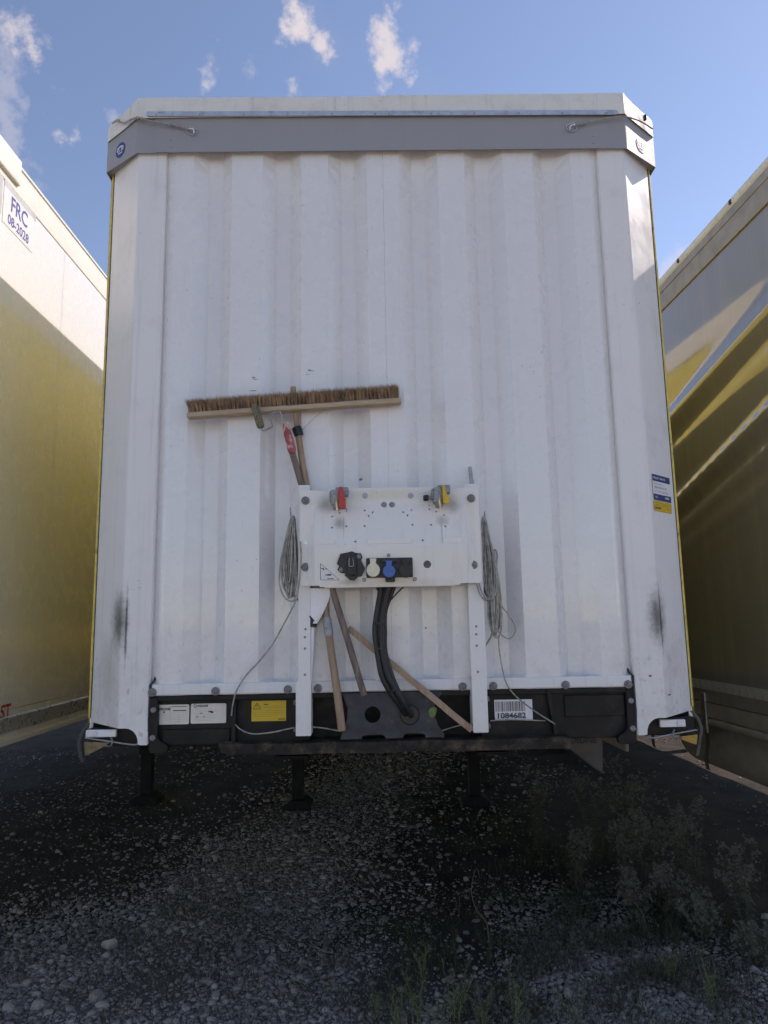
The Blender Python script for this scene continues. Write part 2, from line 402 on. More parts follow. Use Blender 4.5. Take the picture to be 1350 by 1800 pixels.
class MB:
    def __init__(s):
        s.v = []
        s.f = []

    def add(s, v, f):
        k = len(s.v)
        s.v += [tuple(p) for p in v]
        s.f += [tuple(i + k for i in q) for q in f]
        return s

    def box(s, x0, x1, y0, y1, z0, z1):
        return s.add([(x0, y0, z0), (x1, y0, z0), (x1, y1, z0), (x0, y1, z0), (x0, y0, z1), (x1, y0, z1), (x1, y1, z1), (x0, y1, z1)],
                     [(0, 3, 2, 1), (4, 5, 6, 7), (0, 1, 5, 4), (1, 2, 6, 5), (2, 3, 7, 6), (3, 0, 4, 7)])

    def prism(s, poly, a, b, axis='y'):
        """poly of 2-d points extruded from a to b along axis (xz for y, yz for x, xy for z)"""
        def p3(p, t):
            return {'y': (p[0], t, p[1]), 'x': (t, p[0], p[1]), 'z': (p[0], p[1], t)}[axis]
        n = len(poly)
        v = [p3(p, a) for p in poly] + [p3(p, b) for p in poly]
        f = [tuple(range(n)), tuple(range(2 * n - 1, n - 1, -1))]
        f += [(i, i + n, (i + 1) % n + n, (i + 1) % n) for i in range(n)]
        return s.add(v, f)

    def sheet(s, rows):
        """grid of equally long rows of points"""
        n = len(rows[0])
        v = [p for r in rows for p in r]
        f = [(i * n + j, i * n + j + 1, (i + 1) * n + j + 1, (i + 1) * n + j) for i in range(len(rows) - 1) for j in range(n - 1)]
        return s.add(v, f)

    def tube(s, pts, r, n=8, cap=True):
        pts = [Vector(p) for p in pts]
        k = len(pts)
        rs = r if isinstance(r, (list, tuple)) else [r] * k
        tan = [(pts[min(i + 1, k - 1)] - pts[max(i - 1, 0)]).normalized() for i in range(k)]
        a = tan[0].orthogonal().normalized()
        v = []
        for i in range(k):
            a = (a - tan[i] * a.dot(tan[i]))
            a = a.normalized() if a.length > 1e-6 else tan[i].orthogonal().normalized()
            bb = tan[i].cross(a)
            for j in range(n):
                th = 2 * math.pi * j / n
                v.append(pts[i] + (a * math.cos(th) + bb * math.sin(th)) * rs[i])
        f = [(i * n + j, i * n + (j + 1) % n, (i + 1) * n + (j + 1) % n, (i + 1) * n + j) for i in range(k - 1) for j in range(n)]
        if cap:
            f += [tuple(range(n - 1, -1, -1)), tuple(range((k - 1) * n, k * n))]
        return s.add(v, f)

    def lathe(s, c, axis, prof, n=20):
        """prof = (distance along axis, radius)"""
        c = Vector(c)
        ax = Vector(axis).normalized()
        a = ax.orthogonal().normalized()
        bb = ax.cross(a)
        v = []
        for d, r in prof:
            for j in range(n):
                th = 2 * math.pi * j / n
                v.append(c + ax * d + (a * math.cos(th) + bb * math.sin(th)) * max(r, 1e-5))
        k = len(prof)
        f = [(i * n + j, i * n + (j + 1) % n, (i + 1) * n + (j + 1) % n, (i + 1) * n + j) for i in range(k - 1) for j in range(n)]
        f += [tuple(range(n - 1, -1, -1)), tuple(range((k - 1) * n, k * n))]
        return s.add(v, f)

    def ribbon(s, pts, wvec, th):
        w = Vector(wvec)
        rows = [[Vector(p) - w / 2, Vector(p) + w / 2] for p in pts]
        return s.sheet(rows)

    def build(s, name, mat, parent=None, smooth=None, bevel=0.0, solid=0.0, recalc=True, seg=2):
        off = Vector(OFF.get(parent, (0, 0, 0))) if parent else Vector((0, 0, 0))
        me = bpy.data.meshes.new(name)
        me.from_pydata([tuple(Vector(p) - off) for p in s.v] if off.length else s.v, [], s.f)
        if recalc and len(s.f) < 30000:
            bm = bmesh.new()
            bm.from_mesh(me)
            bmesh.ops.recalc_face_normals(bm, faces=bm.faces)
            bm.to_mesh(me)
            bm.free()
        me.materials.append(M[mat] if isinstance(mat, str) else mat)
        if smooth is not None:
            me.polygons.foreach_set('use_smooth', [True] * len(me.polygons))
            me.set_sharp_from_angle(angle=math.radians(smooth))
        o = bpy.data.objects.new(name, me)
        col.objects.link(o)
        if parent:
            o.parent = parent
            OFF[o] = off
        if solid:
            md = o.modifiers.new('solid', 'SOLIDIFY')
            md.thickness = solid
            md.offset = 0
            if smooth is not None:
                md.use_rim = False
        if bevel:
            md = o.modifiers.new('bevel', 'BEVEL')
            md.width = bevel
            md.segments = seg
            md.limit_method = 'ANGLE'
            md.angle_limit = math.radians(35)
        return o


def tag(o, label=None, cat=None, group=None, kind=None):
    for k, v in (('label', label), ('category', cat), ('group', group), ('kind', kind)):
        if v:
            o[k] = v
    return o


def thing(name, label, cat, loc=(0, 0, 0), group=None, world_coords=True):
    o = bpy.data.objects.new(name, None)
    o.empty_display_size = 0.1
    o.location = loc
    col.objects.link(o)
    OFF[o] = Vector(loc) if world_coords else Vector((0, 0, 0))
    return tag(o, label, cat, group)


def place(name, me, loc, parent, rot=None):
    """one more object that shares a mesh"""
    o = bpy.data.objects.new(name, me)
    col.objects.link(o)
    o.parent = parent
    off = OFF.get(parent, Vector((0, 0, 0)))
    o.location = Vector(loc) - off
    OFF[o] = Vector(loc)
    if rot:
        o.rotation_euler = rot
    return o


def spline(pts, n=10):
    """Catmull-Rom through the points"""
    P = [Vector(p) for p in pts]
    P = [P[0] * 2 - P[1]] + P + [P[-1] * 2 - P[-2]]
    out = []
    for i in range(1, len(P) - 2):
        for k in range(n):
            t = k / n
            a, b, c, d = P[i - 1], P[i], P[i + 1], P[i + 2]
            out.append(0.5 * ((2 * b) + (c - a) * t + (2 * a - 5 * b + 4 * c - d) * t * t + (3 * b - a - 3 * c + d) * t ** 3))
    out.append(P[-2])
    return out


def lettering(txt, size, origin, u, v, mat, parent, align='LEFT', bold=0.0, name='lettering', sx=1.0, lift=0.0012, shear=0.0):
    """flat print: text laid in the plane spanned by u (reading direction) and v (up)"""
    cu = bpy.data.curves.new('t', 'FONT')
    cu.body = txt
    cu.size = size
    cu.align_x = align
    cu.align_y = 'CENTER'
    cu.offset = bold * size
    cu.shear = shear
    cu.resolution_u = 3
    tmp = bpy.data.objects.new('t', cu)
    col.objects.link(tmp)
    dg = bpy.context.evaluated_depsgraph_get()
    me = bpy.data.meshes.new_from_object(tmp.evaluated_get(dg))
    bpy.data.objects.remove(tmp)
    bpy.data.curves.remove(cu)
    u, v = Vector(u).normalized(), Vector(v).normalized()
    w = u.cross(v)
    off = Vector(OFF.get(parent, (0, 0, 0)))
    for q in me.vertices:
        q.co = Vector(origin) - off + u * q.co.x * sx + v * q.co.y + w * lift
    me.materials.clear()
    me.materials.append(M[mat])
    me.name = name
    o = bpy.data.objects.new(name, me)
    col.objects.link(o)
    o.parent = parent
    OFF[o] = off
    return o


def card(c, u, v, w, h, r=0.0, th=0.0012, n=5):
    """thin rounded sticker centred at c in the plane u,v"""
    c, u, v = Vector(c), Vector(u).normalized(), Vector(v).normalized()
    nrm = u.cross(v)
    pts = []
    if r <= 0:
        pts = [(-w / 2, -h / 2), (w / 2, -h / 2), (w / 2, h / 2), (-w / 2, h / 2)]
    else:
        for sx, sy, a0 in ((1, 1, 0), (-1, 1, 90), (-1, -1, 180), (1, -1, 270)):
            for k in range(n + 1):
                a = math.radians(a0 + 90 * k / n)
                pts.append((sx * (w / 2 - r) + r * math.cos(a), sy * (h / 2 - r) + r * math.sin(a)))
    b0 = [c + u * p[0] + v * p[1] for p in pts]
    b1 = [p + nrm * th for p in b0]
    k = len(pts)
    mb = MB()
    mb.add(b0 + b1, [tuple(range(k - 1, -1, -1)), tuple(range(k, 2 * k))] + [(i, (i + 1) % k, (i + 1) % k + k, i + k) for i in range(k)])
    return mb


def bars(items, c, u, v, lift=0.0016):
    """flat printed rectangles (x, y, w, h) about c in the plane u,v"""
    c, u, v = Vector(c), Vector(u).normalized(), Vector(v).normalized()
    nrm = u.cross(v)
    mb = MB()
    for x, y, w, h in items:
        mb.add([c + u * (x + a) + v * (y + b) + nrm * lift for a, b in ((0, 0), (w, 0), (w, h), (0, h))], [(0, 1, 2, 3)])
    return mb


def plate_with_holes(outline, holes, yfun, extra_edges=()):
    """sheet in the xz plane with real holes; yfun(x, z) bends it"""
    pts, edges = [], []

    def ring(poly):
        k = len(pts)
        pts.extend(Vector((p[0], p[1])) for p in poly)
        edges.extend((k + i, k + (i + 1) % len(poly)) for i in range(len(poly)))
    ring(outline)
    for h in holes:
        ring(h)
    for a, b in extra_edges:
        k = len(pts)
        pts.extend((Vector(a), Vector(b)))
        edges.append((k, k + 1))
    v, e, f, *_ = delaunay_2d_cdt(pts, edges, [], 0, 1e-5)

    def inside(p, poly):
        c = False
        for i in range(len(poly)):
            x1, y1 = poly[i]
            x2, y2 = poly[i - 1]
            if (y1 > p[1]) != (y2 > p[1]) and p[0] < (x2 - x1) * (p[1] - y1) / (y2 - y1) + x1:
                c = not c
        return c
    keep = []
    for t in f:
        cx = sum(v[i][0] for i in t) / 3
        cz = sum(v[i][1] for i in t) / 3
        if inside((cx, cz), outline) and not any(inside((cx, cz), h) for h in holes):
            keep.append(tuple(t))
    used = sorted({i for t in keep for i in t})
    ix = {a: k for k, a in enumerate(used)}
    mb = MB()
    mb.add([(v[i][0], yfun(v[i][0], v[i][1]), v[i][1]) for i in used], [tuple(ix[i] for i in t) for t in keep])
    return mb


def circ(x, z, r, n=16):
    return [(x + r * math.cos(2 * math.pi * i / n), z + r * math.sin(2 * math.pi * i / n)) for i in range(n)]


def rounded(poly, r, n=4):
    """round the corners of a 2-d polygon"""
    out = []
    k = len(poly)
    for i in range(k):
        p = Vector(poly[i])
        a = (Vector(poly[i - 1]) - p)
        b = (Vector(poly[(i + 1) % k]) - p)
        d = min(r, a.length * 0.45, b.length * 0.45)
        p0, p1 = p + a.normalized() * d, p + b.normalized() * d
        for j in range(n + 1):
            t = j / n
            q = p0 * (1 - t) ** 2 + p * 2 * t * (1 - t) + p1 * t * t
            out.append((q.x, q.y))
    return out

# ================================================================== ground
def hnoise(x, y):
    return mnoise.noise(Vector((x * 0.8, y * 0.8, 3.1))) * 0.022 + mnoise.noise(Vector((x * 3.1, y * 3.1, 7.7))) * 0.009 - 0.012


def axis_pts(lo, hi, step, outer):
    core = list(np.arange(lo, hi + 1e-6, step))
    return sorted([-o for o in outer if -o < lo] + core + [o for o in outer if o > hi])


gx = axis_pts(-6.0, 6.0, 0.06, (8, 11, 16, 25, 45, 90, 200, 400))
gy = axis_pts(-2.0, 10.0, 0.06, (13, 18, 28, 50, 100, 200, 400)) 
gy = [-400, -200, -100, -50, -25, -12, -7, -4, -3] + [y for y in gy if y >= -2.0]
mb = MB()
mb.sheet([[(x, y, hnoise(x, y) if abs(x) < 7 and -3 < y < 11 else -0.012) for x in gx] for y in gy])
gm, b, n = bsdf_mat('ground_soil')
t = n.node('ShaderNodeTexCoord')
o = t.outputs['Object']
sep = n.node('ShaderNodeSeparateXYZ')
n.link(o, sep.inputs[0])
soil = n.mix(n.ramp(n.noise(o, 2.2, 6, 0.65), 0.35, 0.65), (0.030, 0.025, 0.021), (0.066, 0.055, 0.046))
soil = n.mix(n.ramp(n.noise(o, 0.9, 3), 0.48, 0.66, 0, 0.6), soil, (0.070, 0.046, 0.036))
grit = n.noise(o, 130.0, 4, 0.7)
soil = n.mix(n.ramp(grit, 0.45, 0.75, 0, 0.6), soil, (0.14, 0.125, 0.112))
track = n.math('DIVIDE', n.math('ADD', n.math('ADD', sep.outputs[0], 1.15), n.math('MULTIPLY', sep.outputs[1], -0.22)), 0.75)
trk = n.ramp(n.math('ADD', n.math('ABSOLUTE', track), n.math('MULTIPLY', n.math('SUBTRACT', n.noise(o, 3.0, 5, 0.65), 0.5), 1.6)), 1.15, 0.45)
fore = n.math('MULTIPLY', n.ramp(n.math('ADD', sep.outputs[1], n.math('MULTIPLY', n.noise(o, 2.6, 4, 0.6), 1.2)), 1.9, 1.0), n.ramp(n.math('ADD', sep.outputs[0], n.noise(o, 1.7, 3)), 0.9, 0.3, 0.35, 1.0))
trk = n.math('MAXIMUM', trk, n.math('MULTIPLY', fore, 0.9))   # dusty foreground; fading along y paints in the shade under the trailer
soil = n.mix(n.math('MULTIPLY', trk, 0.85), soil, n.mix(n.noise(o, 60.0, 5, 0.7), (0.12, 0.102, 0.086), (0.27, 0.238, 0.205)))   # worn dusty wheel track, and the foreground fading into painted shade
bounce_yard = n.mix(n.noise(o, 20.0, 6, 0.7), (0.37, 0.32, 0.265), (0.50, 0.44, 0.365))  # unseen yard, kept pale and warm to bounce light onto the front wall
edge = n.math('ADD', sep.outputs[1], n.math('MULTIPLY', n.math('SUBTRACT', n.noise(o, 1.4, 4), 0.5), 0.9))
n.link(n.mix(n.ramp(edge, -0.9, -1.5), soil, bounce_yard), b.inputs['Base Color'])
b.inputs['Roughness'].default_value = 0.95
b.inputs['Specular IOR Level'].default_value = 0.2
bp = n.node('ShaderNodeBump')
bp.inputs['Strength'].default_value = 0.8
bp.inputs['Distance'].default_value = 0.012
n.link(n.math('ADD', grit, n.math('MULTIPLY', n.noise(o, 45.0, 4), 1.2)), bp.inputs['Height'])
n.link(bp.outputs[0], b.inputs['Normal'])
M['soil'] = gm
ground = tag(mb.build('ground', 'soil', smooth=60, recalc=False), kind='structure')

# ================================================================== main curtain trailer
trailer = thing('curtain_trailer', 'white curtain-sided trailer with grey roof cap, seen square from its front', 'trailer')
T = trailer
Y0, YV = 0.006, 0.060   # crest and valley of the pressed front wall
half = [(0.0, 0), (0.073, 0), (0.130, 1), (0.193, 1), (0.251, 0), (0.370, 0), (0.423, 1), (0.489, 1), (0.547, 0), (0.684, 0), (0.732, 1), (0.795, 1), (0.859, 0), (0.938, 0), (0.987, 1)]
for s in (-1, 1):
    prof = [(0.0012 * s, Y0 + 0.006), (0.0012 * s, Y0)] + [(x * s, YV if k else Y0) for x, k in half[1:-1]] + [(0.987 * s, 0.030)]
    rows = []
    for z in (1.29, 1.31, 1.345, 2.0, 2.8, 3.45, 3.55, 3.62, 3.68, 3.74):
        f = 0.35 if z < 1.33 else {3.55: 0.93, 3.62: 0.80, 3.68: 0.62, 3.74: 0.5}.get(z, 1.0)
        rows.append([(x, Y0 + (y - Y0) * (f if y > Y0 else 1), z) for x, y in prof])
    MB().sheet(rows).build('front_panel', 'sheet', T, solid=0.0025)
# corner posts: front flat, folded back outer face, arched foot
for s in (-1, 1):
    cols = [(0.983, 0.055, 1.105), (0.983, 0.006, 1.105), (0.987, 0.0008, 1.10), (0.995, 0.0, 1.10), (1.012, 0.0, 1.10), (1.022, 0.0, 1.103)]
    for k in range(1, 7):
        a = math.pi / 2 * k / 6
        cols.append((1.022 + 0.052 * (1 - math.cos(a)), 0.0, 1.108 + 0.058 * math.sin(a)))
    cols += [(1.092, 0.0, 1.166), (1.1005, 0.0006, 1.166), (1.108, 0.0045, 1.167), (1.15, 0.042, 1.169), (1.21, 0.096, 1.172), (1.268, 0.149, 1.175), (1.272, 0.155, 1.175), (1.272, 0.19, 1.176)]
    rows = [[(s * x, y, zb) for x, y, zb in cols]]
    for z in (1.3, 1.6, 1.9, 2.2, 2.5, 2.8, 3.1, 3.4, 3.74):
        rows.append([(s * (x + (0.0010 * mnoise.noise(Vector((z * 2, x * 5, s))) if x > 1.11 else 0)), y + 0.0008 * mnoise.noise(Vector((x * 7, z * 2.3, s * 3))), z) for x, y, zb in cols])
    MB().sheet(rows).build('corner_post', 'post', T, solid=0.0025)
    # black sealing strip beside the foot of the post
    seal = [(s * 0.983, 0.012, 1.105), (s * 0.981, -0.001, 1.20), (s * 0.979, -0.001, 1.335), (s * 0.968, 0.01, 1.348), (s * 0.966, 0.03, 1.372)]
    MB().tube(seal, 0.0045, 6).build('seal_strip', 'rubber', T, smooth=40)
    # side curtain and its edge tube
    cur = []
    for z in (1.14, 1.5, 2.0, 2.5, 3.0, 3.4, 3.72):
        cur.append([(s * (1.292 + 0.006 * mnoise.noise(Vector((y * 1.7, z * 0.6, s * 4))) + 0.004 * math.sin(y * 9.1)), y, z) for y in [0.185 + 13.3 * k / 120 for k in range(121)]])
    MB().sheet(cur).build('side_curtain', 'yellow', T, smooth=60, solid=0.003)
    MB().tube([(s * 1.282, 0.168, 1.19), (s * 1.284, 0.168, 2.2), (s * 1.282, 0.168, 3.70)], 0.0085, 8).build('curtain_pole', 'yellowtube', T, smooth=60)
    MB().tube([(s * 1.274, 0.159, 1.19), (s * 1.274, 0.159, 3.70)], 0.005, 6).build('curtain_seal', 'rubber', T, smooth=60)
    MB().box(min(s * 1.272, s * 1.300), max(s * 1.272, s * 1.300), 0.20, 13.5, 3.70, 3.88).build('roof_side_rail', 'gelrail', T, bevel=0.006)
    MB().box(min(s * 1.20, s * 1.262), max(s * 1.20, s * 1.262), 0.15, 13.5, 1.10, 1.22).build('side_rail', 'chassis', T, bevel=0.004)

# grey roof cap in three sheets
def cap_path(ext=0.0):
    return [(-1.292 - ext, 0.26), (-1.292 - ext, 0.096), (-1.112 - ext * 0.4, -0.030 - ext), (1.112 + ext * 0.4, -0.030 - ext), (1.292 + ext, 0.090), (1.292 + ext, 0.26)]


CP = cap_path()
for s in (-1, 1):
    pth = [(s * 1.300, 0.28), (s * 1.300, 0.112), (s * 1.298, 0.1085), (s * 1.116, -0.0275), (s * 1.110, -0.0298), (s * 1.015, -0.030)]
    MB().sheet([[(x, y, 3.676) for x, y in pth], [(x, y, 3.852) for x, y in pth]]).build('cap_corner', 'cap_grey', T, solid=0.003)
    under = [(s * 1.298, 0.25), (s * 1.298, 0.110), (s * 1.112, -0.028), (s * 1.0, -0.028), (s * 1.0, -0.004), (s * 1.08, -0.004), (s * 1.24, 0.155), (s * 1.24, 0.25)]
    MB().prism(under, 3.690, 3.693, 'z').build('cap_lining', 'cap_grey', T)
capc = MB().prism(rounded([(-1.032, 3.678), (-1.02, 3.6765), (1.02, 3.6755), (1.032, 3.678), (1.032, 3.852), (-1.032, 3.852)], 0.008), -0.0345, -0.0322).build('cap_front', 'cap_grey', T)
screw_me = MB().lathe((0, 0, 0), (0, -1, 0), [(0, 0.0042), (0.0015, 0.0042), (0.003, 0.0025), (0.0031, 0.0)], 10).build('screw', 'steel', T, smooth=30)
screw_mesh = screw_me.data
bpy.data.objects.remove(screw_me)
for p in ((-0.9584, -0.0345, 3.7359), (-0.9574, -0.0345, 3.6992), (0.9621, -0.0345, 3.7360), (0.9623, -0.0345, 3.6990)):
    place('screw', screw_mesh, p, T)

# roof tarp hanging over the top edge, wrinkled
def tarp_rows():
    path = [(-1.299, 0.30), (-1.299, 0.17), (-1.295, 0.099), (-1.24, 0.059), (-1.18, 0.0145), (-1.122, -0.030)]
    k = 60
    path += [(-1.112 + 2.224 * i / k, -0.0390) for i in range(k + 1)]
    path += [(1.122, -0.030), (1.18, 0.0145), (1.24, 0.0590), (1.295, 0.099), (1.299, 0.17), (1.299, 0.30)]
    rows = []
    for zi in range(8):
        f = zi / 7
        row = []
        for i, (x, y) in enumerate(path):
            side = max(0.0, abs(x) - 1.115)
            zb = 3.842 - side * 0.10 + 0.004 * mnoise.noise(Vector((x * 3, 1.3, 0)))
            zt = 3.944 - side * 0.23 + 0.006 * mnoise.noise(Vector((x * 2.2, 9.3, 0))) + (0.004 if x > 0 else 0)
            w = (0.006 if side < 0.004 else 0.0025) * mnoise.noise(Vector((x * 7, f * 3, 2.2))) + 0.004 * mnoise.noise(Vector((x * 19, f * 6, 5.2)))
            nx = (0.55 * (1 if x > 0 else -1)) if side > 0.004 else 0
            row.append((x + nx * w, y - abs(w) * (0.8 if f < 0.9 else 0.3) - 0.003 * (1 - f), zb + (zt - zb) * f))
        rows.append(row)
    top = []
    for j, (ins, dz) in enumerate(((0.03, 0.010), (0.10, 0.016), (0.5, 0.022))):
        top.append([(x * (1 - ins * 0.25), y + ins * (1 if abs(x) < 1.2 else 0.4), rows[7][i][2] * 0.3 + 3.944 * 0.7 + dz) for i, (x, y) in enumerate(path)])
    top.append([(x * 0.97, 13.5, 3.975) for x, y in path])
    return rows + top


MB().sheet(tarp_rows()).build('roof_tarp', 'tarp', T, smooth=35, solid=0.002)
bz0 = [(-1.0656, -0.0460, 3.8390), (1.0711, -0.0460, 3.8291), (1.0805, -0.0460, 3.8520), (-1.0664, -0.0460, 3.8646)]
bat = MB()
pl = [(p[0], p[2]) for p in ((-1.0658, -0.0460, 3.8447), (1.0687, -0.0460, 3.8320), (1.0803, -0.0460, 3.8491), (1.0703, -0.0460, 3.8550), (-1.0665, -0.0460, 3.8675))]
bat.prism(pl, -0.052, -0.047)
batten = bat.build('tarp_batten', 'alu', T, bevel=0.001)
for px in [(-1.0232, -0.0520, 3.8510), (-0.8260, -0.0520, 3.8499), (-0.6261, -0.0520, 3.8487), (-0.4284, -0.0520, 3.8476), (-0.2279, -0.0520, 3.8464), (-0.0296, -0.0520, 3.8453), (0.0297, -0.0520, 3.8449), (0.2231, -0.0520, 3.8438), (0.4220, -0.0520, 3.8427), (0.6238, -0.0520, 3.8415), (0.8233, -0.0520, 3.8404), (1.0256, -0.0520, 3.8392)]:
    place('screw', screw_mesh, px, batten)

# tension ropes with hooks at both top corners
ropeL = spline([(-1.2589, 0.0500, 3.8891), (-1.2239, 0.0200, 3.8773), (-1.1871, -0.0000, 3.8499), (-1.1454, -0.0300, 3.8436), (-1.1069, -0.0520, 3.8347), (-1.0492, -0.0550, 3.8177), (-0.9789, -0.0500, 3.8066), (-0.9075, -0.0480, 3.7904), (-0.8663, -0.0480, 3.7758)], 5)
rl = MB().tube(ropeL, 0.0042, 7)
for c in ((-1.1055, -0.0560, 3.8316), (-1.0875, -0.0560, 3.8286), (-1.2193, 0.0150, 3.8734), (-0.9555, -0.0510, 3.7999), (-0.9221, -0.0510, 3.7939)):
    rl.lathe(Vector(c) + Vector((0, 0, -0.008)), (0.2, 0, 1), [(0, 0.003), (0.004, 0.008), (0.012, 0.008), (0.016, 0.003)], 8)
tr = rl.build('tension_rope', 'rope', T, smooth=60)
hk = MB()
hk.tube(spline([(-0.8683, -0.0420, 3.7974), (-0.8371, -0.0420, 3.7772), (-0.8571, -0.0420, 3.7548), (-0.8882, -0.0420, 3.7721), (-0.8683, -0.0420, 3.7974)], 4), 0.0022, 6)
hk.tube(spline([(-0.8710, -0.0500, 3.7800), (-0.8517, -0.0550, 3.7732), (-0.8500, -0.0500, 3.7572)], 4), 0.004, 6)
hk.build('rope_hook', 'alu', tr, smooth=60)
ropeR = spline([(1.2730, 0.0450, 3.8302), (1.2004, -0.0000, 3.8346), (1.1125, -0.0520, 3.8183), (1.0489, -0.0550, 3.8137), (0.9772, -0.0500, 3.8040), (0.9200, -0.0480, 3.7918), (0.8727, -0.0480, 3.7809)], 5)
rr_ = MB().tube(ropeR, 0.0036, 7)
for c in ((0.9220, -0.0500, 3.7903), (0.9087, -0.0500, 3.7847)):
    rr_.lathe(Vector(c) + Vector((0, 0, -0.006)), (0.2, 0, 1), [(0, 0.003), (0.003, 0.007), (0.009, 0.007), (0.012, 0.003)], 8)
tr = rr_.build('tension_rope', 'rope', T, smooth=60)
hk = MB()
hk.tube(spline([(0.8755, -0.0420, 3.7998), (0.8408, -0.0420, 3.7830), (0.8547, -0.0420, 3.7543), (0.8864, -0.0420, 3.7654), (0.8755, -0.0420, 3.7998)], 4), 0.0022, 6)
hk.tube(spline([(0.8774, -0.0500, 3.7822), (0.8548, -0.0550, 3.7729), (0.8527, -0.0500, 3.7568)], 4), 0.004, 6)
hk.build('rope_hook', 'alu', tr, smooth=60)
MB().box(*[v for v in (1.225, 1.236)], 0.015, 0.028, 3.858, 3.882).build('tarp_clip', 'blackplastic', T)

# crowned round emblems on the slanted corners of the cap
def emblem(c, u, disc):
    v = Vector((0, 0, 1))
    u = Vector(u).normalized()
    w = u.cross(v)
    c = Vector(c)
    mb = MB()
    mb.lathe(c + w * 0.002, w, [(0, 0.037), (0.0012, 0.037), (0.0013, 0.0)], 32)
    em = mb.build('emblem', disc, T)
    strokes = []
    for sx in (-1, 1):
        strokes.append([(sx * 0.016, -0.008), (sx * 0.023, 0.002), (sx * 0.020, 0.012), (sx * 0.012, 0.014)])
        strokes.append([(sx * 0.0075, -0.008), (sx * 0.0105, 0.004), (sx * 0.0105, 0.013), (sx * 0.004, 0.018), (sx * 0.0015, 0.012)])
    strokes.append([(-0.015, -0.0165), (0.015, -0.0165)])
    cm = MB()
    for st in strokes:
        sp = spline([(a, b, 0) for a, b in st], 5)
        rows = []
        for i, p in enumerate(sp):
            tn = (sp[min(i + 1, len(sp) - 1)] - sp[max(i - 1, 0)]).normalized()
            nn = Vector((-tn.y, tn.x, 0)) * 0.0026
            rows.append([c + u * q.x + v * q.y + w * 0.0042 for q in (p - nn, p + nn)])
        cm.sheet(rows)
    cm.build('crown_mark', 'emblemwhite', em)


uL = Vector((0.182, -0.136, 0)).normalized()
emblem(Vector((-1.112, -0.030, 3.745)) - uL * 0.125, uL, 'emblemblue')
uR = Vector((0.182, 0.136, 0)).normalized()
emblem(Vector((1.112, -0.030, 3.742)) + uR * 0.122, uR, 'emblemgrey')

# the whole cap sits close to the wall
for o_ in list(trailer.children):
    if o_.name.split('.')[0] in ('cap_corner', 'cap_lining', 'cap_front', 'screw', 'roof_tarp', 'tarp_batten', 'tension_rope', 'tarp_clip', 'emblem'):
        o_.location += Vector((0, 0.012, 0.008))

# white base rail with washers
rail = MB().box(-0.974, 0.974, -0.003, 0.045, 1.291, 1.337).build('base_rail', 'rail_white', T, bevel=0.006)
bm_ = MB().lathe((0, 0, 0), (0, -1, 0), [(0, 0.0168), (0.003, 0.0172), (0.006, 0.0155), (0.0062, 0.0095), (0.0115, 0.0085), (0.0125, 0.0055), (0.0105, 0.004), (0.0105, 0.0)], 20).build('bolt', 'bolt', T, smooth=35)
bolt_mesh = bm_.data
bpy.data.objects.remove(bm_)
for p in ((-0.9695, -0.0030, 1.3052), (-0.7155, -0.0030, 1.3050), (-0.4242, -0.0030, 1.3063), (-0.3025, -0.0030, 1.3085), (0.2829, -0.0030, 1.3043), (0.4077, -0.0030, 1.3043), (0.7018, -0.0030, 1.3033), (0.9570, -0.0030, 1.3008)):
    place('bolt', bolt_mesh, p, rail)

# black front beam under it
beam = MB()
beam.box(-0.972, -0.34, 0.028, 0.10, 1.088, 1.289)
beam.box(0.36, 0.972, 0.028, 0.10, 1.088, 1.289)
beam.box(-0.34, 0.36, 0.10, 0.14, 1.10, 1.289)
fb = beam.build('front_beam', 'black', T, bevel=0.004)
MB().box(-0.972, 0.972, 0.004, 0.027, 1.268, 1.2895).build('beam_flange', 'black', T, bevel=0.003)
for s in (-1, 1):
    out = rounded([(s * 0.979, 1.066), (s * 0.905, 1.066), (s * 0.90, 1.095), (s * 0.945, 1.12), (s * 0.948, 1.285), (s * 0.979, 1.285)], 0.018)
    br = MB().prism(out, -0.001, 0.026).build('end_bracket', 'black', T, bevel=0.003)
    for z in (1.128, 1.236):
        o = MB().lathe((s * 0.963, -0.001, z), (0, -1, 0), [(0, 0.0125), (0.007, 0.0125), (0.009, 0.009), (0.0092, 0.0)], 6).build('hex_bolt', 'bolt', br)
gx0 = (-0.6410, 0.0100, 1.2018)[0]
MB().box(gx0 - 0.008, gx0 + 0.008, -0.004, 0.03, 1.105, 1.268).build('gusset', 'black', T, bevel=0.002)
MB().prism([((0.6225, 0.0000, 1.2797)[0], 1.285), ((0.6363, 0.0000, 1.2795)[0], 1.285), ((0.6618, 0.0000, 1.1118)[0], 1.11), ((0.6457, 0.0000, 1.1121)[0], 1.11)], -0.006, 0.03).build('gusset', 'black', T, bevel=0.002)
MB().box(0.70, 0.945, 0.018, 0.027, 1.175, 1.26).build('beam_plate', 'black', T, bevel=0.003)
MB().box(-0.93, -0.66, 0.018, 0.027, 1.095, 1.155).build('beam_plate', 'black', T, bevel=0.003)
# lower ledge with bent, dented edge
led = []
for k in range(61):
    x = -0.695 + (0.705 + 0.695) * k / 60
    dz = 0.004 * mnoise.noise(Vector((x * 6, 0, 0))) + (0.008 if k < 2 else 0)
    led.append([(x, 0.9, 1.104), (x, -0.022, 1.104 + dz * 0.4), (x, -0.030, 1.100 + dz * 0.4), (x + (0.012 if k == 0 else 0), -0.026, 1.058 + dz), (x, 0.012, 1.054), (x, 0.9, 1.054)])
MB().sheet(led).build('lower_ledge', 'ledge', T, smooth=30)

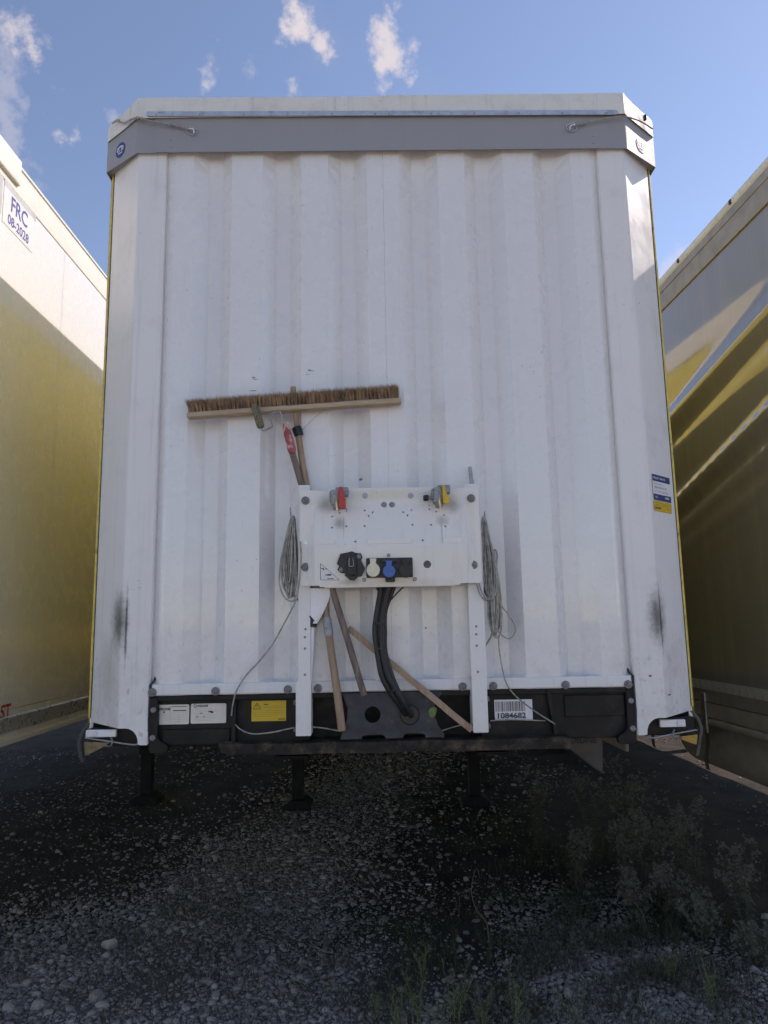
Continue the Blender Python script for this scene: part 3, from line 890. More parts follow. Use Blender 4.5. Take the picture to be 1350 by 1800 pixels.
# corner feet: lamp, lashing rod, strap, loose curtain flap
for s, lamp, rod, strp, flap in (
    (-1, ((-1.2542, 0.0500, 1.1255), (-1.1311, 0.0500, 1.1544)), [(-1.2618, 0.0750, 1.1218), (-1.1592, 0.0500, 1.1103), (-1.0520, 0.0200, 1.0998), (-1.0196, 0.0180, 1.1039)],
     [(-1.2736, 0.1100, 1.1736), (-1.2935, 0.1050, 1.1405), (-1.3057, 0.1050, 1.1021), (-1.3014, 0.1050, 1.0613), (-1.2900, 0.1050, 1.0183)],
     [(-1.2677, 0.0800, 1.1053), (-1.1534, 0.0600, 1.1041), (-1.1932, 0.0700, 1.0809), (-1.2644, 0.0900, 1.0475)]),
    (1, ((1.0988, 0.0500, 1.1207), (1.2046, 0.0500, 1.1503)), [(1.2609, 0.0850, 1.1035), (1.1667, 0.0600, 1.0954), (1.0564, 0.0200, 1.0856), (1.0234, 0.0180, 1.0888)],
     [(1.2639, 0.1100, 1.1761), (1.2833, 0.1050, 1.1486), (1.2965, 0.1050, 1.1068), (1.2877, 0.1050, 1.0611), (1.2701, 0.1050, 0.9954)],
     [(1.1697, 0.0700, 1.0802), (1.2639, 0.0900, 1.0845), (1.2557, 0.0900, 1.0437), (1.2077, 0.0800, 1.0598)])):
    a, b2 = lamp
    MB().box(min(s * 1.03, s * 1.25), max(s * 1.03, s * 1.25), 0.080, 0.15, 1.085, 1.158).build('corner_bracket', 'black', T, bevel=0.004)
    mid = a[0] + (b2[0] - a[0]) * (0.42 if s < 0 else 0.62)
    lp = MB().box(a[0], b2[0], 0.056, 0.074, a[2], b2[2]).build('marker_lamp', 'whiteplastic', T, bevel=0.003)
    cell = (a[0] + 0.006, mid - 0.004) if s < 0 else (mid + 0.004, b2[0] - 0.006)
    MB().box(cell[0], cell[1], 0.050, 0.0575, a[2] + 0.004, b2[2] - 0.004).build('lens', 'lampglass', lp, bevel=0.002)
    rd = MB().tube(spline(rod, 6), [0.0040] * 19, 8)
    hx = Vector(rod[1])
    rd.tube(spline([hx + Vector((-s * 0.01, 0, 0.014)), hx + Vector((-s * 0.022, -0.01, 0.0)), hx + Vector((-s * 0.012, -0.012, -0.018)), hx + Vector((s * 0.016, -0.01, -0.014))], 5), 0.0035, 6)
    rd.build('lashing_rod', 'steel', T, smooth=60)
    st = spline(strp, 5)
    MB().sheet([[p + Vector((s * 0.002, 0.010, 0)), p + Vector((-s * 0.018, -0.006, 0.003))] for p in st]).build('strap', 'strap', T, smooth=60, solid=0.003)
    k0 = Vector(flap[0])
    fm = MB()
    fm.add(flap, [(0, 1, 2, 3)])
    fm.build('curtain_flap', 'orange' if s > 0 else 'browncloth', T, solid=0.003)
    bk = MB()
    bk.box(min(s * 1.256, s * 1.280), max(s * 1.256, s * 1.280), 0.158, 0.176, 1.105, 1.195)
    bk.lathe((s * 1.268, 0.158, 1.180), (0, -1, 0), [(0, 0.006), (0.006, 0.005), (0.0062, 0)], 8)
    bk.lathe((s * 1.268, 0.158, 1.130), (0, -1, 0), [(0, 0.008), (0.006, 0.006), (0.0062, 0)], 8)
    bk.build('buckle', 'alu', T, bevel=0.001)

# ---- stickers on the beam
UX, UZ = (1, 0, 0), (0, 0, 1)
def krone_mark(c, h, parent, mat='ink', bold=0.04, u=UX):
    """small ring plus name"""
    c = Vector(c)
    uu = Vector(u).normalized()
    ww = uu.cross(Vector(UZ))
    ring = []
    for k in range(17):
        a = 2 * math.pi * k / 16
        ring.append([c + uu * math.cos(a) * r + Vector(UZ) * math.sin(a) * r + ww * 0.0014 for r in (h * 0.36, h * 0.55)])
    MB().sheet(ring).build('round_mark', mat, parent)
    return lettering('KRONE', h, c + uu * h * 0.75, u, UZ, mat, parent, bold=bold, shear=0.15)


YS = 0.0265
def sticker(px0, px1, mat, r=0.005, y=YS):
    x0, _, z0 = px0
    x1, _, z1 = px1
    c = ((x0 + x1) / 2, y, (z0 + z1) / 2)
    return c, abs(x1 - x0), abs(z1 - z0)


tilt = Vector((1, 0, 0.0))
c, w, h = sticker((-0.9699, 0.0265, 1.1747), (-0.8272, 0.0265, 1.2525), 'stk_white')
s1 = card(c, UX, UZ, w, h, 0.006).build('type_plate', 'stk_white', T)
krone_mark((c[0] - w * 0.44, c[1], c[2] + h * 0.27), 0.0142, s1)
it = [(-w * 0.05, -h * 0.42, 0.0008, h * 0.84), (w * 0.21, -h * 0.42, 0.001, h * 0.5)]
it += [(-w * 0.03, h * (0.08 - 0.11 * k), w * 0.48, 0.0007) for k in range(5)]
it += [(-w * 0.42 + random.random() * 0.01, h * (0.02 - 0.1 * k), w * 0.3, 0.0006) for k in range(3)]
bars(it, c, UX, UZ).build('print_lines', 'inkfaint', s1)
it = [(w * 0.04, h * 0.17, w * 0.38, 0.0035), (-w * 0.03, h * 0.38, w * 0.47, 0.0022), (-w * 0.44, h * 0.1, 0.005, 0.004), (-w * 0.24, h * 0.1, 0.008, 0.005)]
bars(it, c, UX, UZ).build('print_blocks', 'ink', s1)['kind'] = 'stuff'
c, w, h = sticker((-0.8208, 0.0265, 1.1763), (-0.6773, 0.0265, 1.2542), 'stk_white')
s2 = card(c, UX, UZ, w, h, 0.006).build('type_plate', 'stk_white', T)
krone_mark((c[0] - w * 0.38, c[1], c[2] + h * 0.38), 0.0125, s2)
it = [(-w * 0.25, -h * 0.0, 0.012, 0.003), (w * 0.0, h * 0.06, 0.018, 0.005), (-w * 0.34, -h * 0.18, 0.007, 0.003), (-w * 0.15, -h * 0.18, 0.007, 0.003), (w * 0.06, h * 0.02, 0.012, 0.004)]
bars(it, c, UX, UZ).build('print_blocks', 'ink', s2)['kind'] = 'stuff'
it = [(-w * 0.42 + 0.004 * (k % 3), h * (0.24 - 0.075 * k), w * (0.5 + 0.3 * random.random()), 0.0007) for k in range(9)]
bars(it, c, UX, UZ).build('print_lines', 'inkfaint', s2)
c, w, h = sticker((-0.5749, 0.0265, 1.1805), (-0.4347, 0.0265, 1.2609), 'stk_yellow')
s3 = card(c, UX, UZ, w, h, 0.003).build('warning_label', 'stk_yellow', T)
tri = MB()
for a, b2 in (((-w * .45, h * .10), (-w * .23, h * .10)), ((-w * .45, h * .10), (-w * .34, h * .40)), ((-w * .34, h * .40), (-w * .23, h * .10))):
    A, B = Vector((c[0] + a[0], c[1] - 0.002, c[2] + a[1])), Vector((c[0] + b2[0], c[1] - 0.002, c[2] + b2[1]))
    d = (B - A).normalized()
    q = Vector((-d.z, 0, d.x)) * 0.0011
    tri.add([A - q, B - q, B + q, A + q], [(0, 1, 2, 3)])
tri.add([(c[0] - w * .342 + a, c[1] - 0.002, c[2] + b2) for a, b2 in ((-.0012, h * .2), (.0012, h * .2), (.0016, h * .32), (-.0016, h * .32))], [(0, 1, 2, 3)])
tri.add([(c[0] - w * .342 + a, c[1] - 0.002, c[2] + b2) for a, b2 in ((-.0013, h * .14), (.0013, h * .14), (.0013, h * .17), (-.0013, h * .17))], [(0, 1, 2, 3)])
tri.build('warning_triangle', 'ink', s3)
bars([(-w * 0.14, h * 0.30, 0.018, 0.003), (w * 0.27, -h * 0.43, 0.028, 0.003)], c, UX, UZ).build('print_blocks', 'ink', s3)['kind'] = 'stuff'
it = [(-w * 0.14, h * (0.22 - 0.08 * k), w * 0.55, 0.0012) for k in range(2)] + [(-w * 0.45, h * (0.0 - 0.09 * k), w * (0.85 if k != 3 else 0.5), 0.0012) for k in range(4)]
bars(it, c, UX, UZ).build('print_lines', 'inkyellow', s3)
# barcode sticker
c, w, h = sticker((0.4138, 0.0265, 1.1662), (0.5686, 0.0265, 1.2466), 'stk_clean')
s4 = card(c, UX, UZ, w, h, 0.0).build('barcode_label', 'stk_clean', T)
it, x = [], -w * 0.47
random.seed(5)
while x < w * 0.32:
    bw = random.choice((0.0011, 0.0011, 0.002, 0.0032))
    it.append((x, -h * 0.08, bw, h * 0.49))
    x += bw + random.choice((0.0012, 0.0012, 0.002, 0.003))
bars(it, c, UX, UZ).build('barcode', 'ink', s4)
lettering('1084682', 0.031, (c[0] - w * 0.46, c[1], c[2] - h * 0.30), UX, UZ, 'ink', s4, bold=0.028, sx=1.12)
lettering('1', 0.006, (c[0] + w * 0.42, c[1], c[2] - h * 0.42), UX, UZ, 'ink', s4)

# ---- service sticker on the slanted face of the right post
u = Vector((0.165, 0.150, 0)).normalized()
base = Vector((1.105, 0.0, 0))
def on_slant(d, z, lift=0.003):
    return base + u * d + Vector((0, 0, z)) + u.cross(Vector(UZ)) * lift
zt = (1.1152, 0.0200, 2.1767)[2]
zm = (1.1625, 0.0500, 2.0647)[2]
zbt = (1.1638, 0.0500, 2.0176)[2]
WS = 0.160
cx = 0.028 + WS / 2
hw = zt - zm
s5 = card(on_slant(cx, (zt + zm) / 2), u, UZ, WS, hw).build('service_label', 'stk_clean', T)
card(on_slant(cx, zt - hw * 0.13, 0.0043), u, UZ, WS, hw * 0.26, th=0.0004).build('blue_band', 'stk_blue', s5)
card(on_slant(cx, zm + hw * 0.12, 0.0043), u, UZ, WS, hw * 0.24, th=0.0004).build('blue_band', 'stk_blue', s5)
lettering('MOBILITY SERVICE', 0.0125, on_slant(0.034, zt - hw * 0.14, 0.0046), u, UZ, 'emblemwhite', s5, bold=0.02, sx=1.05)
lettering('SERVICE HOTLINE 24/7', 0.0085, on_slant(0.040, zt - hw * 0.36, 0.003), u, UZ, 'ink', s5, sx=1.0)
lettering('00800 200 007 00', 0.0135, on_slant(0.040, zt - hw * 0.50, 0.003), u, UZ, 'ink', s5, bold=0.01, sx=1.1)
lettering('+49 (0)5951 209 302', 0.0135, on_slant(0.036, zt - hw * 0.66, 0.003), u, UZ, 'ink', s5, bold=0.01, sx=1.06)
lettering('KRONE', 0.013, on_slant(0.128, zm + hw * 0.13, 0.0046), u, UZ, 'emblemwhite', s5, bold=0.03, sx=0.85)
lettering('FAIR', 0.010, on_slant(0.040, zm + hw * 0.11, 0.0046), u, UZ, 'emblemwhite', s5, bold=0.02)
s6 = card(on_slant(cx, (zm + zbt) / 2 - 0.002), u, UZ, WS, zm - zbt - 0.004, 0.005).build('inspection_label', 'stk_yellow', T)
lettering('EN 12642 XL', 0.0115, on_slant(0.108, zm - 0.017, 0.003), u, UZ, 'ink', s6, sx=0.85)
lettering('2022', 0.013, on_slant(0.138, zbt + 0.014, 0.003), u, UZ, 'ink', s6)
krone_mark(on_slant(0.038, zbt + 0.013, 0.003), 0.0115, s6, bold=0.05, u=u)
bars([(-WS * 0.44, 0.008 - 0.008 * k, WS * 0.38, 0.0015) for k in range(2)], on_slant(cx, (zm + zbt) / 2 + 0.004, 0.003), u, UZ).build('print_lines', 'inkyellow', s6)
# ================================================================== connection panel on two uprights
YP = -0.085
panel_root = None
PL = (-0.3676, 2.1087)
PR = (0.3666, 2.1065)
zT = PL[1]
zB = (-0.0084, 1.7164)[1]
xl, xr = PL[0], PR[0]
zc1 = (-0.0023, 2.0428)[1]
zc2 = (-0.0062, 1.8645)[1]


def panel_y(x, z):
    f = min(1, max(0, (min(x - xl, xr - x) - 0.028) / 0.035))
    if z > zc1:
        c = -0.085
    elif z > zc2:
        c = -0.085 - 0.042 * (zc1 - z) / (zc1 - zc2)
    else:
        c = -0.127 + 0.012 * (zc2 - z) / (zc2 - zB)
    return YP + (c - YP) * f


ctop = (-0.0010, 2.1124)[1]
xa, xb = (-0.2439, 2.1162)[0], (0.2377, 2.1086)[0]
ba, bb_ = (-0.2863, 1.7159)[0], (0.2739, 1.7063)[0]
outline = rounded([(xl, zB), (ba, zB), (ba + 0.001, zB - 0.006), (bb_ - 0.001, zB - 0.006), (bb_, zB), (xr, zB + 0.001), (xr, zT), (xb + 0.05, zT), (xb + 0.012, zT - 0.008), (xb, ctop + 0.001), (xa, ctop + 0.001), (xa - 0.012, zT - 0.010), (xa - 0.05, zT - 0.002), (xl, zT)], 0.016)
holes = []
for px, pr in [((-0.1600, -0.0900, 2.0831), 0.0118), ((-0.1006, -0.0900, 2.0822), 0.0122), ((-0.0233, -0.0900, 2.0431), 0.0122), ((0.0093, -0.0900, 2.0426), 0.0122), ((0.0869, -0.0900, 2.0792), 0.0122), ((0.1453, -0.0900, 2.0806), 0.0122), ((0.1448, -0.1200, 1.7935), 0.0155)]:
    holes.append(circ(px[0], px[2], pr, 18))
for px in [(-0.2342, -0.1000, 2.0261), (-0.1764, -0.1000, 2.0275), (-0.2043, -0.1000, 2.0116), (-0.2344, -0.1000, 1.9957), (-0.1765, -0.1000, 2.0193), (-0.1025, -0.1000, 2.0193), (-0.0702, -0.1000, 2.0106), (-0.0866, -0.1000, 1.9956), (-0.2348, -0.1000, 1.9491), (-0.1771, -0.1000, 1.9540), (-0.1034, -0.1000, 1.9539), (0.0547, -0.1000, 2.0097), (0.0885, -0.1000, 2.0186), (0.0718, -0.1000, 1.9954), (0.1620, -0.1000, 2.0361), (0.1616, -0.1000, 2.0197), (0.1891, -0.1000, 2.0099), (0.2200, -0.1000, 1.9953), (0.0905, -0.1000, 1.9554), (0.1656, -0.1000, 1.9542), (0.2231, -0.1000, 1.9463), (-0.1410, -0.1000, 1.8896), (0.1292, -0.1000, 1.8898)]:
    holes.append(circ(px[0], px[2], 0.0042, 8))
ex = [((xl + 0.028, zB + 0.004), (xl + 0.028, zT - 0.004)), ((xl + 0.063, zB + 0.002), (xl + 0.063, zT - 0.004)), ((xr - 0.028, zB + 0.004), (xr - 0.028, zT - 0.004)), ((xr - 0.063, zB + 0.002), (xr - 0.063, zT - 0.004)),
      ((xl + 0.03, zc1), (xr - 0.03, zc1)), ((xl + 0.03, zc2), (xr - 0.03, zc2))]
cpn = plate_with_holes(outline, holes, panel_y, ex).build('connection_panel', 'panel_white', T, solid=0.003)
# bottom return lip and three pressed ribs
MB().box(ba + 0.02, bb_ - 0.02, -0.113, -0.075, zB - 0.009, zB - 0.006).build('bottom_lip', 'panel_white', cpn)
for a, b2 in (((-0.2929, -0.1240, 1.8803), (-0.2199, -0.1240, 1.8974)), ((-0.0925, -0.1290, 1.8787), (0.0854, -0.1290, 1.8987)), ((0.2084, -0.1240, 1.8766), (0.2869, -0.1240, 1.9005))):
    MB().prism(rounded([(a[0], a[2]), (b2[0], a[2]), (b2[0], b2[2]), (a[0], b2[2])], 0.008), -0.1275, -0.110).build('pressed_rib', 'panel_white', cpn, bevel=0.001)
# oblong slots
for p in ((-0.3442, -0.0870, 1.8921), (0.3326, -0.0870, 1.8902)):
    MB().prism(rounded([(p[0] - 0.008, p[2] - 0.005), (p[0] + 0.008, p[2] - 0.005), (p[0] + 0.008, p[2] + 0.005), (p[0] - 0.008, p[2] + 0.005)], 0.005), -0.0875, -0.084).build('slot', 'alu', cpn)
for p in ((-0.3441, -0.0870, 2.0653), (-0.3443, -0.0870, 1.7930), (0.3343, -0.0870, 2.0639), (0.3335, -0.0870, 1.7907)):
    place('bolt', bolt_mesh, p, cpn)
# uprights
for s, top, mid, bot in ((-1, ((-0.3750, -0.0600, 2.1350), (-0.3279, -0.0600, 2.1343)), ((-0.3767, -0.0600, 1.3414), (-0.3270, -0.0600, 1.3404)), ((-0.3854, -0.0600, 1.1322), (-0.3252, -0.0600, 1.1311))),
                         (1, ((0.3213, -0.0600, 2.1288), (0.3568, -0.0600, 2.1283)), ((0.3181, -0.0600, 1.3373), (0.3680, -0.0600, 1.3364)), ((0.3128, -0.0600, 1.1318), (0.3733, -0.0600, 1.1306)))):
    x0 = (top[0][0] + mid[0][0]) / 2
    x1 = (top[1][0] + mid[1][0]) / 2
    if s > 0:
        x0, x1 = (0.3124, -0.0600, 1.6846)[0], (0.3748, -0.0600, 1.6836)[0]
    q0, q1 = bot[0][0], bot[1][0]
    zt_, zm_, zb_ = top[0][2], mid[0][2], bot[0][2]
    up = MB()
    poly = rounded([(q0, zb_), (q1, zb_), (q1, zm_ - 0.003), (x1, zm_ + 0.003), (x1, zt_), (x0, zt_), (x0, zm_ + 0.003), (q0, zm_ - 0.003)], 0.004, 2)
    up.prism(poly, -0.064, -0.060)
    up.box(x0 + 0.001, x0 + 0.004, -0.060, 0.035, zm_ + 0.01, zt_ - 0.01)
    up.box(x1 - 0.004, x1 - 0.001, -0.060, 0.035, zm_ + 0.01, zt_ - 0.01)
    up.box(q0 + 0.001, q0 + 0.004, -0.060, 0.026, zb_ + 0.001, zm_ - 0.008)
    up.box(q1 - 0.004, q1 - 0.001, -0.060, 0.026, zb_ + 0.001, zm_ - 0.008)
    upo = up.build('upright', 'upright_white', T, bevel=0.0012)
    dots = ((-0.3468, -0.0640, 1.5460), (-0.3491, -0.0640, 1.5146), (-0.3491, -0.0640, 1.4698), (-0.3492, -0.0640, 1.3676)) if s < 0 else ((0.3390, -0.0640, 1.5451), (0.3378, -0.0640, 1.5135), (0.3384, -0.0640, 1.4686), (0.3391, -0.0640, 1.3660))
    for p in dots:
        MB().lathe((p[0], -0.0636, p[2]), (0, -1, 0), [(0, 0.0050), (0.0012, 0.0050), (0.0013, 0)], 10).build('plug', 'bolt', upo)
    sx = q0 - 0.006 if s < 0 else q1 + 0.006
    for z in (zb_ + 0.02, zb_ + 0.125):
        MB().lathe((sx, -0.03, z), (s, 0, 0), [(-0.006, 0.011), (0.004, 0.011), (0.006, 0.007), (0.0062, 0)], 6).build('hex_bolt', 'bolt', upo)

# air couplings (red left, yellow right)
def coupling(c, lever, right):
    c = Vector(c)
    m1 = MB()
    m1.box(c.x - 0.030, c.x + 0.004, c.y - 0.055, c.y, c.z - 0.030, c.z + 0.032)
    m1.box(c.x - 0.012, c.x + 0.040, c.y - 0.045, c.y, c.z + 0.010, c.z + 0.043)
    m1.lathe((c.x - 0.008, c.y - 0.035, c.z - 0.05), (0.05, 0, 1), [(0, 0.014), (0.02, 0.02), (0.05, 0.024), (0.08, 0.02)], 14)
    m1.box(c.x - 0.036, c.x - 0.028, c.y - 0.05, c.y - 0.012, c.z - 0.016, c.z + 0.028)
    body = m1.build('air_coupling', 'castalu', cpn, bevel=0.004)
    if right:
        MB().tube([(c.x - 0.028, c.y - 0.03, c.z - 0.005), (c.x - 0.050, c.y - 0.03, c.z - 0.007)], 0.0085, 10).build('hose_nipple', 'steel', body, smooth=40)
        MB().tube([(c.x - 0.049, c.y - 0.03, c.z - 0.007), (c.x - 0.054, c.y - 0.03, c.z - 0.007), (c.x - 0.066, c.y - 0.03, c.z - 0.008), (c.x - 0.070, c.y - 0.03, c.z - 0.008)], [0.012, 0.0135, 0.013, 0.009], 10).build('nipple_cap', 'blackplastic', body, smooth=40)
        pts = [(0.006, 0.040), (0.016, 0.040), (0.019, 0.012), (0.034, -0.018), (0.030, -0.036), (0.008, -0.038), (0.006, -0.01)]
    else:
        pts = [(0.002, 0.040), (0.016, 0.042), (0.024, 0.010), (0.029, -0.012), (0.030, -0.048), (0.006, -0.050), (0.001, -0.030)]
    MB().prism(rounded([(c.x + a, c.z + b) for a, b in pts], 0.005, 3), c.y - 0.066, c.y - 0.046).build('coupling_lever', lever, body, bevel=0.002)
    MB().tube(spline([(c.x - 0.002, c.y - 0.05, c.z + 0.01), (c.x - 0.008, c.y - 0.06, c.z - 0.02), (c.x - 0.004, c.y - 0.058, c.z - 0.055)], 5), [0.0045] * 11, 7).build('release_pin', 'brass', body, smooth=50)


coupling((-0.2068, -0.0880, 2.0677), 'red', False)
coupling((0.2059, -0.0880, 2.0705), 'yellowp', True)

# multi-pole socket with angled black lid
c = Vector((-0.1573, -0.1240, 1.7915))
k = 1 / 408.0 * 0.995
pix = [(600, 975), (606, 974), (612, 973), (619, 971), (625, 974), (634, 975), (636, 981), (634, 986), (640, 1000), (634, 1012), (628, 1013), (622, 1019), (615, 1018), (610, 1013), (607, 1011), (607, 1006), (600, 1006), (595, 1001), (598, 995), (594, 991)]
poly = [(c.x + (a - 618) * k, c.z - (b - 995) * k) for a, b in pix]
sk_ = MB().prism(poly, -0.134, -0.118).build('abs_socket', 'blackplastic', cpn, bevel=0.002)
MB().prism(rounded([(c.x - 0.017, c.z - 0.036), (c.x + 0.018, c.z - 0.038), (c.x + 0.02, c.z + 0.04), (c.x - 0.014, c.z + 0.045)], 0.006), -0.150, -0.1345).build('socket_lid', 'blackplastic', sk_, bevel=0.003)
MB().tube(spline([(c.x - 0.008, -0.152, c.z + 0.03), (c.x - 0.0085, -0.156, c.z), (c.x, -0.156, c.z - 0.004), (c.x + 0.0085, -0.156, c.z), (c.x + 0.006, -0.152, c.z + 0.03)], 4), 0.0016, 6).build('lid_spring', 'steel', sk_, smooth=50)
for a, b2 in ((630, 980), (601, 1001)):
    MB().lathe((c.x + (a - 618) * k, -0.134, c.z - (b2 - 995) * k), (0, -1, 0), [(0, 0.009), (0.004, 0.009), (0.005, 0.006), (0.0052, 0)], 12).build('screw', 'bolt', sk_)
# three sockets in a black plate: cream lid, blue lid, black lid
x0, _, z0 = (-0.0991, -0.1220, 1.7431)
x1, _, z1 = (0.0862, -0.1220, 1.8216)
bx_ = MB()
bx_.prism(rounded([(x0, z0), (x0 + 0.075, z0), (x0 + 0.076, z0 - 0.018), (x0 + 0.113, z0 - 0.018), (x0 + 0.114, z0), (x1, z0), (x1, z1), (x0, z1)], 0.005), -0.130, -0.119)
sp = bx_.build('socket_plate', 'blackplastic', cpn, bevel=0.0015)
def lid(px, mat, name, w, hgt, tab):
    cx_, _, cz = px
    pts = []
    for i in range(24):
        a = math.radians(115 + 310 * i / 23)
        pts.append((cx_ + w * math.cos(a), cz + w * math.sin(a) * 1.05))
    tw = tab
    pts += [(cx_ + tw, cz + hgt), (cx_ - tw, cz + hgt)]
    return MB().prism(pts, -0.149, -0.1305).build(name, mat, sp, bevel=0.003)
l1 = lid((-0.0714, -0.1400, 1.7730), 'cream', 'socket_lid', 0.0265, 0.046, 0.0135)
l2r = MB().lathe(Vector((-0.0084, -0.1400, 1.7674)) + Vector((0, 0.0095, 0)), (0, -1, 0), [(0, 0.031), (0.006, 0.031), (0.008, 0.027), (0.0082, 0)], 24).build('socket_ring', 'blackplastic', sp, smooth=30)
l2 = lid((-0.0084, -0.1400, 1.7674), 'blue', 'socket_lid', 0.0245, 0.042, 0.0145)
c2 = (-0.0086, -0.1492, 1.7668)
bars([(-0.014, -0.003, 0.028, 0.004)], c2, UX, UZ, 0.0005).build('lid_embossing', 'inkblue', l2)
hg = (-0.0076, -0.1400, 1.8103)
MB().box(hg[0] - 0.029, hg[0] + 0.029, -0.146, -0.1305, hg[2] - 0.008, hg[2] + 0.006).build('lid_hinge', 'blackplastic', sp, bevel=0.002)
l3 = lid((0.0570, -0.1400, 1.7686), 'blackplastic', 'socket_lid', 0.027, 0.044, 0.016)
for p in ((-0.0092, -0.1240, 1.8322), (-0.1083, -0.1190, 1.7367), (0.0934, -0.1190, 1.7355)):
    MB().lathe((p[0], p[1], p[2]), (0, -1, 0), [(0, 0.0075), (0.003, 0.0075), (0.006, 0.005), (0.0062, 0)], 12).build('screw', 'steel', cpn, smooth=40)
# small triangular instruction sticker
A, B, C_ = (-0.2822, -0.1180, 1.8054), (-0.2825, -0.1180, 1.7375), (-0.2034, -0.1170, 1.7362)
tp = rounded([(A[0], A[2]), (B[0], B[2]), (C_[0], C_[2])], 0.006)
yy = panel_y(0.5 * (A[0] + C_[0]), 1.76)
def on_panel(x, z, l):
    return (x, panel_y(x, z) - l, z)
ts = MB().add([on_panel(x, z, 0.0022) for x, z in tp], [tuple(range(len(tp)))]).build('instruction_label', 'stk_clean', cpn)
edge_rows = []
cxm, czm = sum(p[0] for p in tp) / len(tp), sum(p[1] for p in tp) / len(tp)
for x, z in tp + tp[:1]:
    edge_rows.append([on_panel(x, z, 0.0027), on_panel(x + (cxm - x) * 0.07, z + (czm - z) * 0.07, 0.0027)])
MB().sheet(edge_rows).build('label_border', 'ink', ts)
mk = MB()
for ax, az, w_, h_ in ((0.004, 0.045, 0.012, 0.003), (0.010, 0.039, 0.006, 0.004), (0.020, 0.043, 0.008, 0.003), (0.02, 0.019, 0.010, 0.003), (0.028, 0.0175, 0.016, 0.006), (0.028, 0.004, 0.026, 0.003)):
    xx, zz = B[0] + ax, B[2] + az
    mk.add([on_panel(xx + a, zz + b2, 0.0027) for a, b2 in ((0, 0), (w_, 0), (w_, h_), (0, h_))], [(0, 1, 2, 3)])
mk.build('print_blocks', 'ink', ts)['kind'] = 'stuff'

# ---- hoses through the dark plate
plate_out = []
from_px = [(-0.2079, 1.2874), (-0.1987, 1.2872), (0.1939, 1.2888), (0.1983, 1.2821), (0.1696, 1.2447), (0.1638, 1.2004), (0.1785, 1.1559), (0.2026, 1.1224), (0.2021, 1.1092), (0.1270, 1.1107), (0.1251, 1.1217), (0.1138, 1.1263), (0.0546, 1.1274), (0.0408, 1.1211), (0.0383, 1.1102), (-0.0322, 1.1093), (-0.0366, 1.1204), (-0.0501, 1.1250), (-0.1093, 1.1240), (-0.1253, 1.1199), (-0.1277, 1.1090), (-0.2139, 1.1085), (-0.2046, 1.1412), (-0.1860, 1.1849), (-0.1832, 1.2291), (-0.1966, 1.2671)]
hc1, hc2 = (-0.0831, -0.0120, 1.2028), (0.0654, -0.0120, 1.2000)
hp = plate_with_holes(from_px, [circ(hc1[0], hc1[2], 0.032, 28), circ(hc2[0], hc2[2], 0.032, 28)], lambda x, z: -0.012).build('hose_plate', 'plate', T, solid=0.006)
MB().lathe((hc2[0], -0.010, hc2[2]), (0, -1, 0), [(0, 0.030), (0, 0.040), (0.008, 0.040), (0.012, 0.036), (0.012, 0.030)], 28).build('grommet', 'blackplastic', hp, smooth=30)
random.seed(3)
hose_specs = [(-9, 0.0125, 0), (-3, 0.011, 0.004), (3, 0.0125, -0.012), (8, 0.009, -0.004), (0, 0.009, 0.012)]
for dx, r, dy in hose_specs:
    k = dx / 400.0
    base_ = [(-0.0102, -0.0600, 1.7224), (-0.0225, -0.0620, 1.6789), (-0.0398, -0.0600, 1.6108), (-0.0481, -0.0620, 1.5317), (-0.0426, -0.0680, 1.4533), (-0.0238, -0.0720, 1.3644), (0.0021, -0.0700, 1.3044), (0.0376, -0.0500, 1.2447), (0.0679, -0.0050, 1.1946), (0.0817, 0.0500, 1.1784)]
    w_ = [1.3, 1.0, 0.75, 0.9, 0.75, 0.8, 0.7, 0.7, 0.55, 0.55]
    pts = [Vector(p) + Vector((k * q + 0.003 * random.uniform(-1, 1), dy * q, 0)) for p, q in zip(base_, w_)]
    MB().tube(spline(pts, 7), r, 10).build('hose', 'rubber', T, smooth=60)
for a, b2 in (((-0.0589, -0.0600, 1.7071), (-0.0280, -0.0750, 1.6398)), ((0.0543, -0.0600, 1.7121), (-0.0095, -0.0750, 1.6486))):
    MB().tube(spline([a, ((a[0] + b2[0]) / 2, a[1] - 0.01, (a[2] + b2[2]) / 2 + 0.002), b2], 4), 0.0032, 6).build('cable_tie', 'rubber', T, smooth=60)
for p, ax in (((-0.0447, -0.0660, 1.4644), (0.1, 0, 1)), ((0.0021, -0.0700, 1.3044), (-0.6, 0, 1)), ((-0.0475, -0.0620, 1.5633), (0, 0, 1))):
    MB().lathe(Vector(p), ax, [(-0.004, 0.024), (0.004, 0.024)], 14).build('cable_tie', 'rubber', T, smooth=60)

